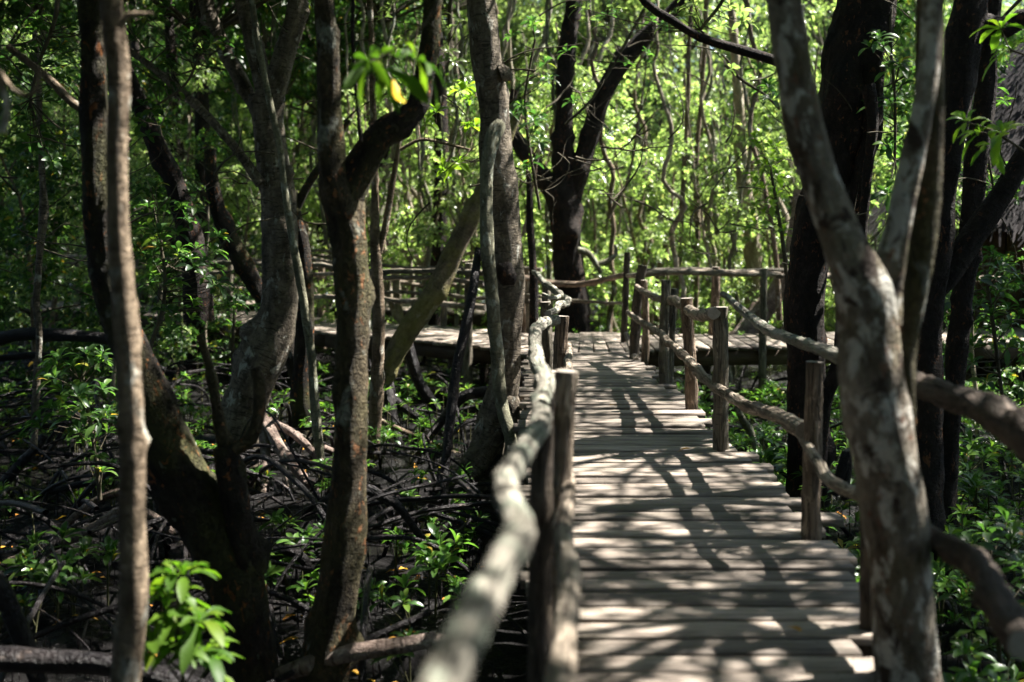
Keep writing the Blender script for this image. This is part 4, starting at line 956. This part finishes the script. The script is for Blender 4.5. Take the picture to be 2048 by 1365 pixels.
# pale slender trunks deep in the wood
ST=[]
for i in range(6):
    m=MB(); lean=R.gauss(0,.5); tube(m,[(0,0,-.3),(0,0,0),(lean*.3+R.gauss(0,.1),R.gauss(0,.15),2.2),(lean,R.gauss(0,.3),4.5),(lean*1.3,0,7.5)],[.075,.06,.05,.042,.025],seg=8,step=.2,amp=.12,wob=.26,knots=8,seed=i*3.3)
    if i%2: tube(m,[(lean*.3,0,2.4),(lean*.3+.5,.1,3.3),(lean*.3+.8,.2,5)],[.035,.03,.015],seg=6,step=.3,amp=.1,wob=.1)
    ST.append(m.mesh('trunk',M[('pale_bg','tan','green')[i%3]]))
n=0
for i in range(3000):
    if n>=115: break
    y=R.uniform(18,40); hw=.46*y; x=R.uniform(-hw,hw)
    if n>80: y=R.uniform(18.5,30); x=R.uniform(-6,5)
    if onwalk(x,y) or not free(x,y,.5): continue
    n+=1
    e=thing('slender_tree','one of the thin pale trunks standing deep in the wood','tree',(x,y,GZ),'thin pale trunks deep in the wood'); e.rotation_euler=(0,0,R.uniform(0,6.28)); q=R.uniform(.6,1.0); e.scale=(q,q,R.uniform(.8,1.1))
    o=bpy.data.objects.new('trunk',ST[R.randrange(6)]); COL.objects.link(o); o.parent=e; q=R.uniform(.7,1.1)
    if (x<-3 and y>18) or (x>9) or y>36:
        crown(e,(0,0,0),1.,small=True).location=(0,0,7)
    elif R.random()<.10: crown(e,(0,0,0),.7,small=True).location=(0,0,6.5)

# overhead canopy trees (trunks outside the view, crowns close over the scene)
TOP=bark('bark_top',(.03,.025,.02),(.1,.08,.06))
def overhead(x,y,z,s,label,group,n=3,trunk=True,spread=1.6):
    e=thing('canopy_tree',label,'tree',(x,y,GZ),group)
    if trunk:
        m=MB(); tube(m,[(x,y,GZ-.2),(x+.2,y,z*.4),(x-.1,y+.1,z)],[.16,.13,.08],seg=10,step=.3,amp=.1,knots=4,seed=x); link('trunk',m.mesh('trunk',M['dark2']),e)
    for i in range(n):
        a=i/n*6.28+R.uniform(0,1); rr_=spread*(0 if n==1 else 1)
        crown(e,(x+math.cos(a)*rr_,y+math.sin(a)*rr_,z+R.uniform(-.3,.7)),s,flat=R.uniform(.8,1.2))
    return e
# right-hand row casts the dapples on the boardwalk
for (x,y,z,s,n_) in [(6.2,6.0,6.3,.85,2),(7.2,9.6,6.8,.8,2),(6.3,13.4,6.6,.8,2),(8.6,12.2,7.6,.9,3),(9.2,6.5,7.5,1.,3),(5.2,2.2,6.5,.9,3),(8.3,2.5,7.4,1.,3)]:
    overhead(x,y,z,s,'canopy tree right of the boardwalk, its trunk hidden past the right edge','canopy trees right of the boardwalk',n_)
# left and centre: dense shade over the mud
for (x,y) in [(-5.6,5.4),(-6.6,9.0),(-8.4,12.6),(-9.5,7.5),(-4.2,3.0),(-11,16)]:
    overhead(x,y,6.2+R.uniform(0,1),1.15,'canopy tree left of the mud, its trunk hidden past the left edge','canopy trees left of the mud',4)
# crowns of the big hero trees spread above the frame
for tr,lst in ((t1,[(-3.4,8.2,6.0),(-1.6,5.0,5.8),(-3.8,5.6,6.2)]),(t4,[(.2,7.6,6.2),(-1.2,8.8,6.6),(1.1,5.8,6.0)]),(t3,[(-1.0,13.4,6.8),(-4.6,11.0,6.4),(-3.0,9.6,6.9)]),(t6,[(1.2,10.2,6.7),(1.4,12.8,6.9),(.2,14.6,7.1)]),
               (t10,[(2.2,3.4,6.2),(.8,2.6,6.3),(2.9,5.4,6.5)]),(t9,[(3.6,7.6,6.9),(3.4,12.0,7.1)]),(t12,[(5.6,8.8,7.0)]),(t2,[(-2.0,3.0,6.0)])):
    for l in lst: crown(tr,l,.95,flat=R.uniform(.8,1.2))

dz=6.6  # unseen thin crowns added along the sun's path to dapple the deck
for tr,cells in ((t9,[(.6,8.5),(1.9,10.6),(.3,12.4),(2.6,7.2)]),(t12,[(1.4,5.6),(2.6,4.4),(.2,4.6)]),(t8,[(1.6,14.2),(-.2,15.6),(2.9,13.4),(3.2,16.4),(-2.4,17.6)]),(t6,[(-.9,9.2),(-1.2,11.8)])):
    for (gx,gy_) in cells:
        z=dz+R.uniform(-.4,.6); crown(tr,(gx+.66*z,gy_+.24*z,z),1.,thin=True)
# tall far wood closing the view above the low crowns
FAR=[canopy_mesh(160+i,Rd=2.2,H=1.6,clumps=18,per=30,L=.17,W=.07,lm='leaf_bg') for i in range(3)]
n=0
for i in range(3000):
    if n>=85: break
    y=R.uniform(30,54); hw=.47*y+1; x=R.uniform(-hw,hw)
    if not free(x,y,1.3): continue
    n+=1
    e=thing('tall_mangrove','one of the tall leafy mangroves closing off the far wood','tree',(x,y,GZ),'tall mangroves closing off the far wood'); e.rotation_euler=(0,0,R.uniform(0,6.28)); q=R.uniform(.9,1.25); e.scale=(q,q,q)
    o=bpy.data.objects.new('trunk',ST[R.randrange(6)]); COL.objects.link(o); o.parent=e
    for zz in (4.2,6.6,8.9,11.3):
        o=bpy.data.objects.new('crown',R.choice(FAR)); COL.objects.link(o); o.parent=e; o.location=(R.gauss(0,.5),R.gauss(0,.5),zz+R.gauss(0,.4)); o.rotation_euler=(0,0,R.uniform(0,6.28))

for (x,y) in [(-1.5,21),(-3,25),(-5.5,19.5),(-7,23),(-9,27),(-5,29),(-11,21)]:  # added so their crowns shade the left background
    overhead(x,y,7.2+R.uniform(0,.8),1.1,'tall canopy tree added to shade the far left wood, crown out of view','canopy trees added to shade the far left wood',3)

# fine bare branches of the main trees
def twigs(tr,name,lst,n,Y,seed):
    rg=random.Random(seed); m=MB()
    for i in range(n):
        x0,y0,x1,y1=lst; px=rg.uniform(x0,x1);py=rg.uniform(y0,y1); Yq=Y+rg.uniform(-1,1); a=rg.uniform(-.9,.9)+(3.14 if rg.random()<.5 else 0); L=rg.uniform(60,190); w_=rg.uniform(2.5,5)
        pts=[];r=[]
        for k in range(5):
            pts.append(P(px,py,Yq));r.append(w_/F*Yq/2*(1-k*.17)); px+=math.cos(a)*L/4; py+=math.sin(a)*L/4-6; a+=rg.gauss(0,.45); Yq+=rg.gauss(0,.1)
        tube(m,pts,r,seg=5,step=.08,amp=.1,caps=False,wob=.02,seed=i+seed)
        if i%2: tube(m,[pts[2],pts[2]+np.array([rg.gauss(0,.15),.05,rg.uniform(.05,.3)])],[r[2]*.7,r[2]*.3],seg=4,step=.1,amp=0,caps=False)
    o=link(name,m.mesh(name,M['twig']),tr); return o
twigs(t8,'fine_branches',(1050,0,1450,420),26,14,1)['kind']='stuff'
twigs(t6,'fine_branches',(760,20,1250,420),24,11.5,2)['kind']='stuff'
twigs(t3,'fine_branches',(240,20,700,560),30,12,3)['kind']='stuff'
twigs(t1,'fine_branches',(0,20,300,560),22,9,4)['kind']='stuff'
twigs(t9,'fine_branches',(1380,30,1600,560),16,12,5)['kind']='stuff'
twigs(t11,'fine_branches',(1700,20,2040,700),30,9.5,6)['kind']='stuff'
sapling('leafy_branch','leafy branches drooping over the thatch near the right edge',[(2080,-40,8),(1990,60,7),(1960,180,6),(1990,400,5)],11,
   [(1960,60,40,6),(1930,150,35,5),(1990,200,30,4),(1940,330,35,4),(2000,400,35,5),(2030,330,20,2),(1900,250,25,4)],L=.14,W=.05,seed=31,cat='branch')
sapling('leafy_branch','leaf sprays along the top edge between the central trunk and fork',[(1480,-60,8),(1440,10,7),(1400,60,6)],11,
   [(1420,20,50,7),(1350,30,40,5),(1480,50,30,4),(1200,20,40,5),(1440,120,30,3)],L=.13,W=.05,mat='leaf_bg',seed=32,cat='branch')
sapling('leafy_branch','leaf sprays along the top edge right of the forking mossy trunk',[(920,-60,8),(900,10,7),(900,80,6)],12,
   [(900,30,40,6),(880,110,30,4),(920,170,20,2),(790,40,30,4)],L=.13,W=.05,mat='leaf_bg',seed=33,cat='branch')

# litter on the mud
m=MB(); rg=np.random.default_rng(77); cs=[]
for i in range(260):
    Yp=rg.uniform(5.2,15); x=rg.uniform(-.46*Yp,.46*Yp)
    if -.2<x<1.9: continue
    cs.append((x,Yp,ground_z(x,Yp)+.02))
rosettes(m,cs,rg.normal(0,.15,(len(cs),3))+np.array([[0,0,1.]]),.10,.045,2,(0,8),rg)
o=link('leaf_litter',m.mesh('leaf_litter',M['orange'])); tag(o,'scattered orange dead leaves lying on the dark mud','leaf litter',kind='stuff')

# unseen wood behind and beside the viewer, added to cut the sky light
for i in range(70):
    k=i%5
    if k<2: x=R.uniform(-9,9); y=R.uniform(-8,-2.2)
    elif k==2: x=R.uniform(-12,-7.5); y=R.uniform(-2,14)
    elif k==3: x=R.uniform(9,13); y=R.uniform(-2,16)
    else: x=R.uniform(-7,-4); y=R.uniform(-3,4)
    if abs(x-.0)<.9 and y>-4: continue
    if not free(x,y,.9): continue
    bgtree(x,y,R.uniform(1.0,1.5),True,'young mangrove of the wood around and behind the viewpoint','young mangroves around the viewpoint')
for (x,y) in [(-3,-2.5),(1.5,-3),(5,-3),(-7,-1),(-1,-6),(4,-7),(8,-1.5)]:
    overhead(x,y,5.8+R.uniform(0,1),1.15,'canopy tree of the wood behind the viewpoint','canopy trees behind the viewpoint',4)
for tr,lst in ((t2,[(-1.5,.6,5.6),(-3.2,1.5,6.2),(.2,-.3,6)]),(t1,[(-4.8,7.2,6.6),(-6.2,10.5,6.4),(-3.4,10.0,7.0)]),(t4,[(-2.2,7.4,6.6),(-.8,4.6,6.3)]),(t3,[(-5.6,13.0,6.6),(-3.2,14.6,7.0),(-6.5,15.5,7)]),(t6,[(-1.6,10.6,6.9),(-.9,13.6,7.3)]),(t7,[(-1.8,15.6,7.0)])):  # extra unseen crowns added overhead to keep sky light off the left
    for l in lst:
        xs_,ys_=l[0]-.66*l[2],l[1]-.24*l[2]
        if xs_<-2.9 and all(math.hypot(xs_-a,ys_-b)>1.8 for a,b in ((-2.3,11.4),(-1.5,13.2),(-1.5,10.2),(-3.9,11.0),(-2.9,3.4))):
            o=link('crown',R.choice(CAN),tr,loc=Vector(l)-Vector(tr.location)); o.rotation_euler=(0,0,R.uniform(0,6.28)); o.scale=(1.1,1.1,1)

hc=[o for o in bpy.data.objects if o.get('label','').startswith('big blurred leaves')][0]
m=MB(); q=P(782,150,4.15); rosettes(m,[q],[(.25,-.2,-1)],.17,.05,2,(55,60),np.random.default_rng(4),hero=True,droop=.05)
m2=MB(); m2.add(np.concatenate(m.V)[:18],quads=[x for x in np.concatenate(m.Q) if x.max()<18])
M['yellowleaf']=leafmat('leaf_yellow',[(0,(.75,.48,.04)),(1,(.75,.50,.04))],.3,.5,.2)
link('yellow_leaf',m2.mesh('yellow_leaf',M['yellowleaf']),hc)['label']='yellow dying leaf'

# unseen crowns added to shade the plants right of the deck
for (gx,gy_) in [(4.6,4.4),(5.6,6.4),(4.8,8.6),(6.2,9.6),(5.2,11.6),(7.,7.2)]:
    z=7.4; o=link('crown',R.choice(CANS),t12,loc=Vector((gx+.66*z,gy_+.24*z,z))-Vector(t12.location)); o.rotation_euler=(0,0,R.uniform(0,6.28))
# pale thin leaning stems behind the left crosswalk
rs=random.Random(51)
for i in range(24):
    Yq=rs.uniform(19.6,25); x0=rs.uniform(600,1010); 
    if onwalk((x0-CX)/F*Yq,Yq): continue
    lean=rs.choice([-1,1])*rs.choice([10,30,60,160,220]); w_=rs.uniform(7,15)
    pts,r=PT([(x0,gy(0,0)*0+HY+F*2.6/Yq,w_*1.2),(x0+lean*.3,560,w_),(x0+lean*.6,430,w_*.9),(x0+lean*.9,270,w_*.75),(x0+lean*1.2,60,w_*.6),(x0+lean*1.3,-120,w_*.4)],Yq)
    e=thing('slender_tree','one of the thin pale leaning stems crowded behind the left crosswalk','tree',(pts[0][0],pts[0][1],GZ),'thin pale stems behind the left crosswalk')
    m=MB(); tube(m,pts,r,seg=7,step=.2,amp=.12,wob=.16,knots=4,seed=i*2.1); link('trunk',m.mesh('trunk',M['pale_bg']),e)
